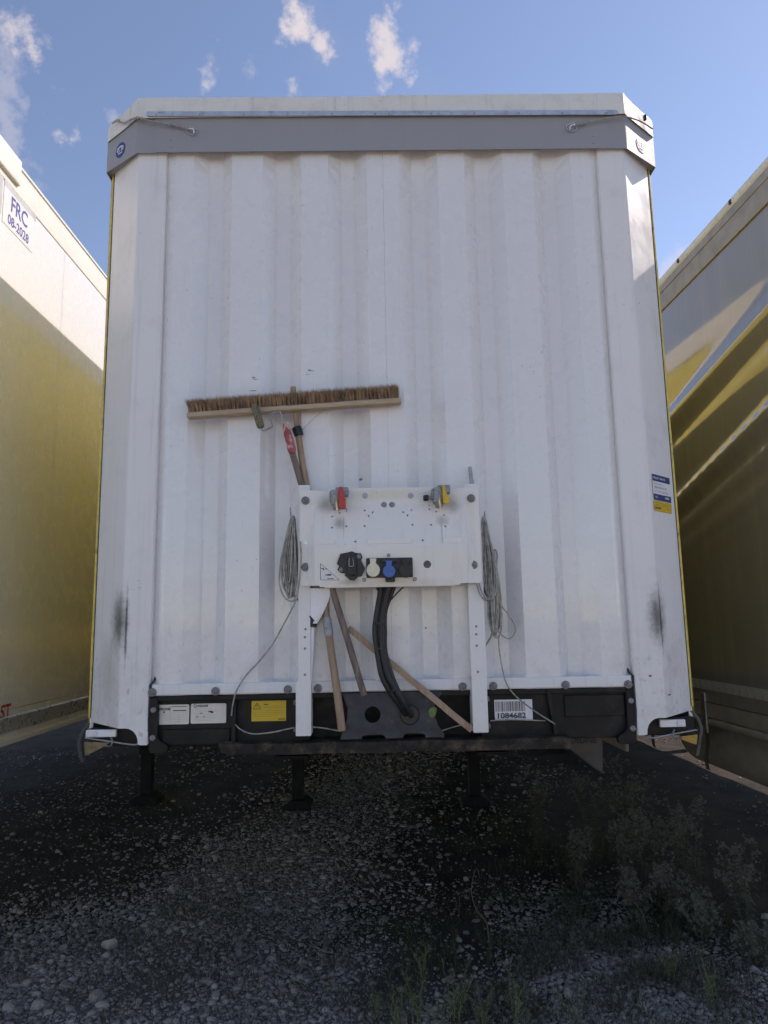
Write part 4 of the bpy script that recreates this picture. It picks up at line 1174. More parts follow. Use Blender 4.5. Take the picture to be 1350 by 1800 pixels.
# ---- running gear of the main trailer
def running_gear(root, cx, gear_y, wheels=True, leg_x=0.77, zc=0.98, mat='chassis', local=False):
    for s in (-1, 1):
        x = cx + s * 0.45
        m_ = MB()
        m_.prism([(0.35, 0.99), (3.6, 0.985), (4.4, 0.80), (13.2, 0.80), (13.2, 1.10), (0.35, 1.10)], x - 0.006, x + 0.006, 'x')
        m_.box(x - 0.07, x + 0.07, 4.4, 13.2, 0.785, 0.80)
        m_.box(x - 0.07, x + 0.07, 0.35, 3.6, 0.972, 0.985)
        m_.box(x - 0.07, x + 0.07, 0.35, 13.2, 1.10, 1.112)
        m_.build('chassis_beam', mat, root)
        lx = cx + s * leg_x
        g = MB()
        g.box(lx - 0.065, lx + 0.065, gear_y - 0.065, gear_y + 0.065, 0.42, 1.06)
        leg = g.build('landing_leg', mat, root, bevel=0.01)
        MB().box(lx - 0.05, lx + 0.05, gear_y - 0.05, gear_y + 0.05, 0.05, 0.425).build('inner_leg', mat, leg, bevel=0.006)
        MB().prism(rounded([(lx - 0.13, -0.03), (lx + 0.13, -0.03), (lx + 0.12, 0.03), (lx + 0.05, 0.075), (lx - 0.05, 0.075), (lx - 0.12, 0.03)], 0.01), gear_y - 0.12, gear_y + 0.12).build('foot', mat, leg, bevel=0.005)
        MB().tube([(lx, gear_y + 0.06, 0.55), (cx + s * 0.47, gear_y + 0.7, 0.95)], 0.025, 8).build('leg_brace', mat, leg, smooth=50)
    MB().tube([(cx - leg_x, gear_y, 0.85), (cx + leg_x, gear_y, 0.85)], 0.022, 8).build('cross_shaft', mat, root, smooth=50)
    for k in range(14):
        y = 1.0 + k * 0.9
        MB().box(cx - 1.2, cx + 1.2, y - 0.03, y + 0.03, 1.0, 1.098).build('cross_member', mat, root)
    if wheels:
        wm = MB().lathe((0, 0, 0), (1, 0, 0), [(-0.19, 0.30), (-0.19, 0.46), (-0.16, 0.51), (0.16, 0.51), (0.19, 0.46), (0.19, 0.30)], 32).build('wheel', 'tyre', root, smooth=30)
        rm = MB().lathe((0, 0, 0), (1, 0, 0), [(-0.17, 0.30), (-0.06, 0.27), (-0.03, 0.12), (0.03, 0.12), (0.06, 0.27), (0.17, 0.30)], 24).build('rim', 'rim', root, smooth=30)
        me1, me2 = wm.data, rm.data
        bpy.data.objects.remove(wm)
        bpy.data.objects.remove(rm)
        for y in (8.5, 9.81, 11.12):
            MB().tube([(cx - 1.0, y, 0.51), (cx + 1.0, y, 0.51)], 0.06, 10).build('axle', mat, root)
            for s in (-1, 1):
                w_ = place('wheel', me1, (cx + s * 1.03, y, 0.50), root)
                place('rim', me2, (cx + s * 1.03, y, 0.50), w_)


running_gear(T, 0.0, 3.55)
MB().box(-1.20, 1.20, 0.15, 13.5, 1.115, 1.17).build('floor', 'woodpale', T)
MB().box(-0.62, 0.62, 0.12, 1.9, 1.035, 1.053).build('coupling_plate', 'chassis', T)
MB().box(-1.25, 1.25, 13.45, 13.5, 1.17, 3.94).build('rear_doors', 'gelrail', T)
# grey box slung under the right side
bx0 = (0.9421, 1.1000, 0.9269)
bp_ = [(p[0], p[2]) for p in ((0.8957, 1.1000, 0.9429), (1.1792, 1.1000, 0.9375), (1.1654, 1.1000, 0.7271), (1.1232, 1.1000, 0.7518), (0.9315, 1.1000, 0.9059))]
pb = MB().prism(bp_, 1.1, 2.4).build('storage_box', 'greybox', T, bevel=0.006)
lettering('KRONE', 0.05, (0.9813, 1.0980, 0.9053), UX, UZ, 'ink', pb, bold=0.03, sx=0.95, shear=0.2)
# ================================================================== things hung and leaned on the front
# ---- push broom, head up
br = thing('push_broom', 'wide push broom with brown bristles and pale wooden head, leaning upside down against the wall', 'broom', (-0.2037, -0.0300, 1.1460))
a, b2 = Vector((-0.8462, -0.0300, 2.4457)), Vector((0.0583, -0.0300, 2.4976))
ax = (b2 - a).normalized()
hv = Vector((-ax.z, 0, ax.x))
hd = MB()
sect = [(-0.028, 0.002), (-0.031, 0.008), (-0.030, 0.018), (-0.025, 0.023), (0.016, 0.023), (0.021, 0.018), (0.022, 0.008), (0.018, 0.002), (-0.024, 0.001)]
L = (b2 - a).length
rows = []
for t_ in [0, 0.006, 0.02] + [L * k / 12 for k in range(1, 12)] + [L - 0.02, L - 0.006, L]:
    sh = 0.86 if t_ in (0, L) else 1.0
    wob = 0.0015 * mnoise.noise(Vector((t_ * 5, 1, 1)))
    rows.append([a + ax * t_ + Vector((0, y * sh, 0)) + hv * ((z - 0.0125) * sh + wob) for y, z in sect + sect[:1]])
hd.sheet(rows)
n_ = len(sect)
hd.add(rows[0][:-1], [tuple(range(n_))])
hd.add(rows[-1][:-1], [tuple(range(n_))])
hd.build('broom_head', 'woodpale', br, smooth=40)
bv, bf = [], []
random.seed(21)
nt_ = 58
for i in range(nt_):
    for row in range(4):
        t0 = (i + 0.5 + 0.15 * random.uniform(-1, 1)) / nt_ * (L - 0.016) + 0.008
        y0 = -0.022 + row * 0.0115
        root = a + ax * t0 + Vector((0, y0, 0)) + hv * 0.010
        edge = (1 - 2 * t0 / L)
        for k in range(40):
            p = root + ax * random.gauss(0, 0.0026) + Vector((0, random.gauss(0, 0.0024), 0))
            ln = 0.066 * random.uniform(0.82, 1.05) * (1 - 0.03 * edge)
            lean = ax * (random.gauss(0, 0.008) - 0.012 * max(0, edge) ** 3 - 0.004) + Vector((0, random.gauss(0, 0.007) - 0.004, 0))
            mid_ = p + hv * ln * 0.55 + lean * 0.35
            tip = p + hv * ln + lean
            w_ = Vector((random.uniform(-1, 1), random.uniform(-1, 1), 0)).normalized() * 0.00075
            k0 = len(bv)
            bv += [p - w_, p + w_, mid_ - w_, mid_ + w_, tip]
            bf += [(k0, k0 + 1, k0 + 3, k0 + 2), (k0 + 2, k0 + 3, k0 + 4)]
mbb = MB()
mbb.v, mbb.f = bv, bf
tag(mbb.build('bristles', 'bristle', br, recalc=False), kind='stuff')
hpts = [(-0.4059, -0.0040, 2.5763), (-0.3950, -0.0120, 2.4745), (-0.3817, -0.0220, 2.3712), (-0.3640, -0.0300, 2.2455), (-0.3422, -0.0340, 2.1226), (-0.3003, -0.0360, 1.8359), (-0.2707, -0.0380, 1.6381), (-0.2441, -0.0400, 1.4446), (-0.2224, -0.0400, 1.2882), (-0.2057, -0.0340, 1.1466)]
MB().tube(spline(hpts, 4), [0.0125 + 0.004 * k / 36 for k in range(37)], 12).build('handle', 'wood', br, smooth=60)
MB().tube([(-0.3885, -0.0260, 2.3902), (-0.3835, -0.0270, 2.3774), (-0.3762, -0.0280, 2.3546)], [0.021, 0.022, 0.019], 10).build('handle_clamp', 'blackplastic', br, smooth=30)
MB().tube(spline([(-0.2640, -0.0385, 1.5922), (-0.2606, -0.0390, 1.5693), (-0.2566, -0.0390, 1.5397), (-0.2535, -0.0395, 1.5169)], 4), [0.0175, 0.0185, 0.018, 0.019, 0.0175, 0.0185, 0.018, 0.018, 0.0175, 0.019, 0.0185, 0.018, 0.017], 12).build('tape_wrap', 'tape', br, smooth=50)
MB().tube(spline([(-0.3664, -0.0300, 2.3763), (-0.3293, -0.0400, 2.4102), (-0.2726, -0.0550, 2.4546), (-0.2308, -0.0700, 2.4643)], 4), 0.0009, 5).build('brace_wire', 'steel', br)
MB().tube(spline([(-0.4001, -0.0300, 2.3768), (-0.4374, -0.0400, 2.3969), (-0.4721, -0.0500, 2.4193), (-0.4923, -0.0600, 2.4365)], 4), 0.0009, 5).build('brace_wire', 'steel', br)

# ---- paint roller on a dark pole
pr_ = thing('paint_roller', 'used paint roller with red rag-wrapped grip tied on a dark wooden pole', 'paint roller', (-0.1156, -0.0500, 1.2827))
ra, rb = Vector((-0.5577, -0.0850, 2.4743)), Vector((-0.5283, -0.0850, 2.3758))
d = (rb - ra).normalized()
LL = (rb - ra).length
napr = []
for i in range(15):
    napr.append((LL * i / 14, (0.0165 + 0.0022 * mnoise.noise(Vector((i * 0.9, 2, 2)))) * (0.72 if i in (0, 14) else 1)))
MB().lathe(ra, d, napr, 16).build('roller_sleeve', 'nap', pr_, smooth=60)
MB().tube(spline([(-0.5307, -0.0850, 2.3758), (-0.5188, -0.0850, 2.3635), (-0.5007, -0.0800, 2.3719), (-0.4826, -0.0750, 2.3852), (-0.4906, -0.0700, 2.4089), (-0.5006, -0.0680, 2.4318), (-0.4867, -0.0660, 2.4420), (-0.4560, -0.0640, 2.4496), (-0.4466, -0.0620, 2.4303), (-0.4372, -0.0600, 2.3986), (-0.4278, -0.0580, 2.3671)], 4), 0.0036, 7).build('wire_frame', 'steel', pr_, smooth=60)
gpts = [(-0.4325, -0.0590, 2.3989), (-0.4252, -0.0600, 2.3714), (-0.4179, -0.0600, 2.3418), (-0.4083, -0.0600, 2.3074), (-0.4011, -0.0600, 2.2707)]
MB().tube(spline(gpts, 3), [0.009, 0.013, 0.0155, 0.014, 0.016, 0.0175, 0.016, 0.017, 0.0185, 0.017, 0.018, 0.017, 0.014], 10).build('wrapped_grip', 'redrag', pr_, smooth=50)
MB().tube([(-0.4197, -0.0660, 2.3893), (-0.4219, -0.0680, 2.4060)], [0.006, 0.004], 6).build('grip_knot', 'redrag', pr_, smooth=50)
MB().tube(spline([(-0.4064, -0.0560, 2.2889), (-0.3832, -0.0500, 2.2072), (-0.3576, -0.0460, 2.1158), (-0.2946, -0.0460, 1.8935), (-0.2413, -0.0560, 1.7128), (-0.1894, -0.0660, 1.5387), (-0.1498, -0.0700, 1.4042), (-0.1153, -0.0660, 1.2843)], 4), 0.0135, 11).build('pole', 'wooddark', pr_, smooth=60)

# ---- loose wooden slat
sl = thing('wooden_slat', 'thin brown wooden slat lying diagonally between hoses and right upright', 'slat', (0.3089, -0.0400, 1.1376))
A_, B_ = Vector((-0.1765, -0.0440, 1.5474)), Vector((0.3090, -0.0400, 1.1398))
dd = (B_ - A_).normalized()
nn = Vector((-dd.z, 0, dd.x)) * 0.0125
sm = MB()
rows = []
for k in range(13):
    p = A_ + (B_ - A_) * (k / 12) + Vector((0, 0.002 * math.sin(k), 0)) + nn * 0.06 * math.sin(k * 1.7)
    rows.append([p - nn + Vector((0, -0.006, 0)), p + nn + Vector((0, -0.006, 0)), p + nn + Vector((0, 0.006, 0)), p - nn + Vector((0, 0.006, 0)), p - nn + Vector((0, -0.006, 0))])
sm.sheet(rows)
sm.add(rows[0][:4], [(0, 1, 2, 3)])
sm.add(rows[-1][:4], [(0, 1, 2, 3)])
sm.build('slat_board', 'wood', sl, bevel=0.0015)

# ---- white blade with black collar on a thin white pole
wb_ = thing('white_paddle', 'white plastic blade with black collar on a thin white pole beside left upright', 'paddle', (-0.3321, -0.0300, 1.3248))
BLADE = [[(-0.3311, -0.0580, 1.7096), (-0.3131, -0.0644, 1.7090), (-0.2952, -0.0689, 1.7085), (-0.2777, -0.0699, 1.7081), (-0.2604, -0.0672, 1.7080), (-0.2433, -0.0617, 1.7079)],
         [(-0.3312, -0.0580, 1.6918), (-0.3135, -0.0641, 1.6913), (-0.2961, -0.0683, 1.6908), (-0.2790, -0.0693, 1.6905), (-0.2622, -0.0668, 1.6903), (-0.2455, -0.0615, 1.6902)],
         [(-0.3312, -0.0580, 1.6741), (-0.3145, -0.0638, 1.6736), (-0.2979, -0.0678, 1.6732), (-0.2817, -0.0687, 1.6729), (-0.2657, -0.0663, 1.6727), (-0.2498, -0.0613, 1.6726)],
         [(-0.3312, -0.0580, 1.6564), (-0.3157, -0.0635, 1.6559), (-0.3003, -0.0672, 1.6556), (-0.2852, -0.0681, 1.6553), (-0.2704, -0.0659, 1.6551), (-0.2556, -0.0612, 1.6550)],
         [(-0.3312, -0.0580, 1.6387), (-0.3171, -0.0631, 1.6383), (-0.3032, -0.0667, 1.6380), (-0.2895, -0.0675, 1.6377), (-0.2760, -0.0654, 1.6376), (-0.2627, -0.0610, 1.6374)],
         [(-0.3313, -0.0580, 1.6210), (-0.3188, -0.0628, 1.6207), (-0.3065, -0.0661, 1.6205), (-0.2945, -0.0669, 1.6202), (-0.2826, -0.0649, 1.6201), (-0.2709, -0.0608, 1.6199)],
         [(-0.3313, -0.0580, 1.6034), (-0.3207, -0.0625, 1.6032), (-0.3103, -0.0656, 1.6030), (-0.3001, -0.0663, 1.6028), (-0.2901, -0.0645, 1.6026), (-0.2802, -0.0606, 1.6025)],
         [(-0.3313, -0.0580, 1.5858), (-0.3228, -0.0622, 1.5857), (-0.3144, -0.0651, 1.5855), (-0.3062, -0.0657, 1.5854), (-0.2982, -0.0640, 1.5852), (-0.2904, -0.0604, 1.5851)],
         [(-0.3314, -0.0580, 1.5683), (-0.3251, -0.0619, 1.5682), (-0.3189, -0.0645, 1.5681), (-0.3129, -0.0651, 1.5680), (-0.3071, -0.0635, 1.5679), (-0.3014, -0.0602, 1.5678)]]
MB().sheet(BLADE).build('blade', 'whiteplastic', wb_, smooth=60, solid=0.003)
cz = Vector((-0.3185, -0.0480, 1.5703))
MB().tube([cz + Vector((0.003, 0, 0.020)), cz + Vector((0.001, 0, 0.012)), cz, cz + Vector((-0.002, 0, -0.016))], [0.014, 0.019, 0.019, 0.016], 12).build('collar', 'blackplastic', wb_, smooth=35)
MB().tube([(-0.3334, -0.0600, 1.6000), (-0.3123, -0.0660, 1.5770)], 0.004, 6).build('collar_tab', 'blackplastic', wb_, smooth=50)
MB().tube([(-0.3209, -0.0470, 1.5590), (-0.3236, -0.0450, 1.4687), (-0.3321, -0.0300, 1.3248)], [0.010, 0.0095, 0.006], 10).build('thin_pole', 'whiteplastic', wb_, smooth=50)

# ---- grey rod sticking up behind the right upright
rd_ = thing('grey_rod', 'thin grey rod poking up behind the top of right upright', 'rod', (0.3548, -0.0300, 1.7785))
MB().tube([(0.3436, -0.0200, 2.2098), (0.3519, -0.0220, 2.1139), (0.3642, -0.0300, 1.7783)], [0.007, 0.0085, 0.0085], 8).build('rod_shaft', 'steel', rd_, smooth=50)

# ---- cord coils on hooks
def loop(top, bot, wl, wr, twist, ph, n=34):
    """one hanging loop of cord: narrow at the hook, wide below"""
    top, bot = Vector(top), Vector(bot)
    out = []
    for k in range(n + 1):
        th = 2 * math.pi * k / n
        f = 0.5 - 0.5 * math.cos(th)
        side = math.sin(th)
        wd = (wr if side > 0 else wl) * (0.25 + 0.75 * f)
        p = top.lerp(bot, f)
        out.append(p + Vector((side * wd, twist * math.sin(th + ph), 0)))
    return out


def coil(mb, top, bot, wl, wr, n, r, y, seed, jit=0.008):
    rg = random.Random(seed)
    for i in range(n):
        f = rg.uniform(0.12, 1.0)
        t_ = Vector(top) + Vector((rg.uniform(-0.006, 0.006), rg.uniform(-0.012, 0.012), rg.uniform(-0.006, 0.004)))
        b_ = Vector(bot) + Vector((rg.uniform(-jit, jit), rg.uniform(-0.015, 0.015), rg.uniform(0.0, 0.07) * (1 if i else 0)))
        mb.tube(loop(t_, b_, wl * f, wr * f * rg.uniform(0.7, 1.0), rg.uniform(-0.018, 0.018), rg.uniform(0, 6)), r, 5, cap=False)


cm = MB()
coil(cm, (-0.3988, -0.0350, 2.0057), (-0.4075, -0.0350, 1.6705), 0.062, 0.030, 24, 0.0035, -0.03, 4)
cm.tube(loop((-0.3994, -0.0500, 2.0011), (-0.4011, -0.0500, 1.6584), 0.075, 0.036, 0.01, 1.0), 0.0032, 5, cap=False)
cm.tube(spline([(-0.3638, -0.0980, 1.8959), (-0.3613, -0.1000, 1.8197), (-0.3706, -0.0980, 1.7175), (-0.3853, -0.0880, 1.6547), (-0.4336, -0.0450, 1.5724), (-0.4812, -0.0300, 1.4914), (-0.5396, -0.0200, 1.4197), (-0.5926, -0.0150, 1.3642), (-0.6274, -0.0200, 1.3071), (-0.6435, -0.0150, 1.2492), (-0.6485, -0.0100, 1.2089)], 6), 0.0032, 6)
cm.tube(spline([(-0.6321, -0.0100, 1.1733), (-0.6072, -0.0200, 1.1544), (-0.5579, -0.0300, 1.1397), (-0.4783, -0.0350, 1.1454), (-0.3900, -0.0200, 1.1590), (-0.3009, 0.0000, 1.1545), (-0.2143, 0.0000, 1.1396)], 6), 0.0032, 6)
cm.tube(spline([(-0.4175, -0.0300, 1.7101), (-0.3895, -0.0300, 1.6749), (-0.3674, -0.0200, 1.6471)], 4), 0.0045, 6)
tag(cm.build('cord_coil', 'cord', smooth=60, recalc=False), 'long grey steel cord coil hanging left of the white connection panel', 'cord', 'cord coils beside the connection panel')
MB().tube(spline([(-0.4148, 0.0000, 2.0208), (-0.4112, -0.0300, 2.0138), (-0.4098, -0.0420, 2.0191), (-0.4117, -0.0460, 2.0447)], 4), 0.003, 6).build('cord_hook', 'steel', T, smooth=50)
cm = MB()
coil(cm, (0.3930, -0.0350, 1.9904), (0.4033, -0.0350, 1.6610), 0.034, 0.036, 18, 0.0035, -0.03, 9)
cm.tube(loop((0.3955, -0.0500, 1.9905), (0.3872, -0.0750, 1.6462), 0.062, 0.046, 0.012, 1.0), 0.0032, 5, cap=False)
cm.tube(loop((0.3876, -0.0550, 1.9899), (0.3935, -0.0800, 1.6505), 0.055, 0.05, 0.012, 2.0), 0.0032, 5, cap=False)
coil(cm, (0.4212, -0.0450, 1.8511), (0.4216, -0.0400, 1.5048), 0.040, 0.036, 15, 0.0034, -0.03, 14)
cm.tube(spline([(0.4163, -0.0500, 1.7527), (0.4194, -0.0500, 1.8272), (0.4299, -0.0500, 1.8552), (0.4384, -0.0500, 1.8339), (0.4313, -0.0500, 1.7757), (0.4042, -0.0500, 1.6835), (0.3912, -0.0500, 1.5919), (0.4023, -0.0500, 1.5235), (0.4196, -0.0500, 1.4983), (0.4389, -0.0500, 1.5183), (0.4466, -0.0500, 1.5910), (0.4367, -0.0500, 1.6829)], 5), 0.0031, 6)
cm.tube(spline([(0.4415, -0.0500, 1.6322), (0.4739, -0.0400, 1.5906), (0.4985, -0.0350, 1.5490), (0.5003, -0.0300, 1.5169), (0.4807, -0.0300, 1.4945), (0.4569, -0.0350, 1.4996), (0.4316, -0.0400, 1.5228)], 6), 0.0026, 6)
cm.tube(spline([(0.4083, -0.0400, 1.5187), (0.3948, -0.0300, 1.4892), (0.3761, -0.0400, 1.4649)], 4), 0.004, 6)
cm.tube(spline([(0.4308, -0.0400, 1.5047), (0.4345, -0.0300, 1.4431), (0.4448, -0.0200, 1.3747), (0.4605, -0.0200, 1.3115), (0.4983, -0.0150, 1.2611), (0.5697, -0.0120, 1.2038), (0.6500, -0.0100, 1.1510)], 6), 0.0030, 6)
cm.tube(spline([(0.3934, 0.0150, 1.1659), (0.4910, 0.0050, 1.1698), (0.6151, 0.0150, 1.1616)], 6), 0.0026, 6)
cm.tube(spline([(0.1919, 0.0200, 1.1289), (0.2639, 0.0400, 1.1448), (0.3270, 0.0400, 1.1526)], 6), 0.0026, 6)
tag(cm.build('cord_coil', 'cord', smooth=60, recalc=False), 'tangled double grey steel cord coil hanging right of the white connection panel', 'cord', 'cord coils beside the connection panel')
MB().tube(spline([(0.4010, 0.0000, 2.0003), (0.3963, -0.0300, 1.9959), (0.3947, -0.0420, 2.0013), (0.3947, -0.0460, 2.0150)], 4), 0.003, 6).build('cord_hook', 'steel', T, smooth=50)

# ---- green leaf
M['leafgreen'] = plain('leaf_green', (0.13, 0.20, 0.055), 0.5, 0.0, 0.2, 60)
mb = MB()
mb.add([(0.1402, -0.0260, 1.2136), (0.1497, -0.0260, 1.2266), (0.1635, -0.0260, 1.2308), (0.1747, -0.0260, 1.2239), (0.1720, -0.0260, 1.2085), (0.1671, -0.0260, 1.1954), (0.1577, -0.0260, 1.1868), (0.1464, -0.0260, 1.1892), (0.1421, -0.0260, 1.2003)] + [(0.1554, -0.0340, 1.2076)], [(i, (i + 1) % 9, 9) for i in range(9)])
tag(mb.build('leaf', 'leafgreen', smooth=60), 'single green leaf caught on the dark hose plate', 'leaf')

# ================================================================== left neighbour: white box trailer
LX = -1.90
box = thing('box_trailer', 'glossy white box trailer with blue FRC lettering, cut off by the left edge', 'trailer', (LX - 1.28, -0.15, 0))
Bx = box
def side_panel(y0, y1, z0, z1, x, name, mat, bow=0.0):
    rows = []
    ny = max(2, int((y1 - y0) / 0.25) + 1)
    for k in range(9):
        z = z0 + (z1 - z0) * k / 8
        rows.append([(x + bow * math.sin((y - y0) / (y1 - y0) * math.pi) + 0.0012 * mnoise.noise(Vector((y * 0.7, z * 0.8, 4))), y, z) for y in [y0 + (y1 - y0) * j / (ny - 1) for j in range(ny)]])
    return MB().sheet(rows).build(name, mat, Bx, smooth=60, solid=0.002)
seam = (-1.9000, 1.0437, 3.1658)[1]
ys = [-0.15, seam] + [seam + 2.44 * k for k in range(1, 5)] + [13.2]
for k in range(len(ys) - 1):
    side_panel(ys[k] + 0.0012, ys[k + 1] - 0.0012, 1.175, 3.80, LX, 'side_panel', 'gelcoat')
zl = 3.80
MB().box(LX - 0.05, LX + 0.004, -0.15, 13.2, 3.803, 3.955).build('roof_rail', 'gelrail', Bx, bevel=0.008)
MB().box(LX - 0.03, LX + 0.010, -0.15, 13.2, 3.957, 3.972).build('roof_edge', 'gelcoat', Bx, bevel=0.003)
cc_ = (-1.8800, 0.4657, 3.9053)
MB().box(LX - 0.06, LX + 0.022, -0.15, cc_[1], 3.842, 3.985).build('corner_cap', 'gelrail', Bx, bevel=0.01)
MB().box(LX - 0.03, LX - 0.0015, -0.15, 13.2, 1.02, 1.172).build('sill', 'gelcoat', Bx, bevel=0.004)
kr = MB().prism([(LX, 1.062), (LX + 0.012, 1.066), (LX + 0.014, 1.135), (LX, 1.142)], -0.15, 13.2, 'y').build('kick_rail', 'kick', Bx)
for p in ((-1.8860, 0.9653, 1.0748), (-1.8860, 1.2813, 1.0798)):
    MB().lathe((LX + 0.0125, p[1], p[2]), (1, 0, 0), [(0, 0.012), (0.004, 0.012), (0.008, 0.006), (0.0082, 0)], 10).build('rivet', 'bolt', kr, smooth=40)
MB().prism([(LX - 0.04, 1.0), (LX + 0.016, 1.004), (LX + 0.02, 1.03), (LX - 0.04, 1.03)], -0.15, 13.2, 'y').build('bottom_flange', 'gelrail', Bx, bevel=0.003)
MB().box(LX - 2.56, LX - 0.035, -0.15, 13.2, 3.90, 3.965).build('roof', 'gelcoat', Bx, bevel=0.01)
MB().box(LX - 2.56, LX - 0.003, -0.152, -0.10, 1.02, 3.89).build('front_wall', 'gelcoat', Bx)
MB().box(LX - 2.56, LX - 2.52, -0.10, 13.2, 1.02, 3.89).build('side_wall', 'gelcoat', Bx)
MB().box(LX - 2.50, LX - 0.06, 13.1, 13.2, 1.05, 3.89).build('rear_doors', 'gelcoat', Bx)
MB().box(LX - 2.50, LX - 0.06, -0.10, 13.1, 1.02, 1.12).build('floor', 'chassis', Bx)
# sign
f0, f1 = (-1.8970, 0.3408, 3.5671), (-1.8970, 0.6723, 3.7389)
UY = (0, 1, 0)
ga, gb = (-1.8970, 0.3378, 3.8126), (-1.8970, 0.6666, 3.7860)
yA, yB = (0.3433, 0.6570)
sg = card((LX + 0.002, (yA + yB) / 2, 3.6775), UY, UZ, yB - yA, 0.1944).build('approval_sign', 'stk_clean', Bx)
card((LX + 0.0022, (yA + yB) / 2 + 0.008, 3.6775 + 0.1944 / 2 + 0.022), UY, UZ, yB - yA + 0.016, 0.044, th=0.0008).build('grey_strip', 'greysheet', Bx)
card((LX + 0.0022, yA - 0.09, 3.6775 + 0.03), UY, UZ, 0.15, 0.1944, th=0.0008).build('grey_strip', 'greysheet', Bx)
lettering('FRC', 0.1944 * 0.60, (LX + 0.003, (yA + yB) / 2, 3.6775 + 0.1944 * 0.20), UY, UZ, 'inkblue', sg, align='CENTER', bold=0.012, sx=0.86)
lettering('08-2028', 0.1944 * 0.375, (LX + 0.003, (yA + yB) / 2, 3.6775 - 0.1944 * 0.27), UY, UZ, 'inkblue', sg, align='CENTER', bold=0.012, sx=0.9)
rt = (-1.8970, 0.7270, 1.1594)
lettering('FERROPLAST', 0.098, (LX + 0.0015, rt[1], rt[2] + 0.002), UY, UZ, 'inkred', Bx, align='RIGHT', bold=0.022, sx=0.95)
running_gear(Bx, LX - 1.28, 3.85, leg_x=1.0)

# ================================================================== right neighbour: khaki curtain trailer
rt_ = thing('khaki_trailer', 'shaded khaki curtain trailer with reflective hem, cut off by the right edge', 'trailer', (2.015, 0.1, 0), world_coords=False)
rt_.rotation_euler = (0, 0, math.radians(1.6))
R_ = rt_
rows = []
for k in range(200):
    z = 1.10 + (3.70 - 1.10) * k / 199
    rows.append([(0.004 * mnoise.noise(Vector((y * 0.35, z * 0.7, 1))) + 0.0012 * mnoise.noise(Vector((y * 0.5, z * 2.6, 6))) - sum(a_ * math.exp(-((z - c_ + s_ * y) / w_) ** 2) for a_, c_, s_, w_ in ((0.022, 3.22, 0.20, 0.07), (-0.010, 3.08, 0.20, 0.05), (0.026, 2.74, 0.26, 0.05), (-0.012, 2.64, 0.26, 0.04), (0.007, 2.55, 0.25, 0.035), (0.012, 2.36, 0.22, 0.045), (0.008, 2.24, 0.21, 0.04)) if y < 6), y, z) for y in [13.2 * j / 110 for j in range(111)]])
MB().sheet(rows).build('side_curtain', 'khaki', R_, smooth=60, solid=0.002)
MB().box(-0.012, 0.05, 0.0, 13.2, 3.68, 3.86).build('roof_rail', 'khakirail', R_, bevel=0.006)
MB().box(-0.018, 0.0, 0.0, 13.2, 3.80, 3.835).build('rail_lip', 'khakirail', R_, bevel=0.004)
MB().tube([(0.012, 0.0, 3.885), (0.012, 13.2, 3.885)], 0.034, 12).build('roof_edge', 'tarp', R_, smooth=50)
for y in (0.62, 1.28, 2.4, 3.6):
    MB().box(-0.026, -0.018, y, y + 0.02, 3.87, 3.895).build('edge_clip', 'blackplastic', R_)
MB().box(0.03, 2.52, 0.0, 13.2, 3.86, 3.91).build('roof', 'tarp', R_)
MB().box(0.02, 2.52, 0.0, 0.06, 1.0, 3.86).build('front_wall', 'sheet', R_)
MB().box(2.50, 2.54, 0.06, 13.2, 1.0, 3.86).build('side_wall', 'khakirail', R_)
MB().box(0.05, 2.48, 13.1, 13.2, 1.1, 3.86).build('rear_doors', 'khakirail', R_)
MB().box(0.04, 2.50, 0.06, 13.1, 1.08, 1.17).build('floor', 'chassis', R_)
hem = MB().box(-0.006, 0.0, 0.05, 13.2, 1.05, 1.19).build('curtain_hem', 'khaki', R_)
tp_ = MB().box(-0.0018, 0.0, -0.034, 0.034, -0.029, 0.029).build('t', 'reflective', R_)
tm = tp_.data
bpy.data.objects.remove(tp_)
for k in range(60):
    place('reflective_patch', tm, (-0.0068, 0.55 + k * 0.0755, 1.152), hem)
MB().box(-0.004, 0.04, 0.05, 13.2, 0.955, 1.045).build('side_rail', 'khakirail', R_, bevel=0.008)
MB().tube([(0.02, 0.3, 0.93), (0.02, 7.5, 0.91)], 0.028, 10).build('lashing_tube', 'khakirail', R_, smooth=50)
for y in (1.45, 2.25, 3.1, 4.0):
    bk = MB().box(-0.016, -0.004, y, y + 0.05, 0.86, 1.10).build('curtain_buckle', 'steel', R_, bevel=0.003)
    MB().sheet([[(-0.014 + 0.01 * math.sin(k), y + 0.002, 0.88 - 0.04 * k), (-0.014 + 0.01 * math.sin(k), y + 0.047, 0.88 - 0.04 * k)] for k in range(7)]).build('strap', 'strap', bk, smooth=50, solid=0.003)
MB().box(0.0, 0.03, 2.9, 7.8, 0.50, 0.62).build('side_guard', 'khakirail', R_, bevel=0.006)
MB().box(0.0, 0.03, 2.9, 7.8, 0.72, 0.84).build('side_guard', 'khakirail', R_, bevel=0.006)
MB().lathe((0.32, 0.9, 0.78), (0, 1, 0), [(0, 0.0), (0, 0.20), (0.02, 0.225), (1.2, 0.225), (1.22, 0.20), (1.22, 0)], 24).build('air_tank', 'khakirail', R_, smooth=35)
running_gear(R_, 1.27, 5.9, leg_x=0.85)

# ================================================================== stones
def ico():
    bm = bmesh.new()
    bmesh.ops.create_icosphere(bm, subdivisions=1, radius=1.0)
    v = np.array([p.co[:] for p in bm.verts])
    f = np.array([[p.index for p in q.verts] for q in bm.faces])
    bm.free()
    return v, f


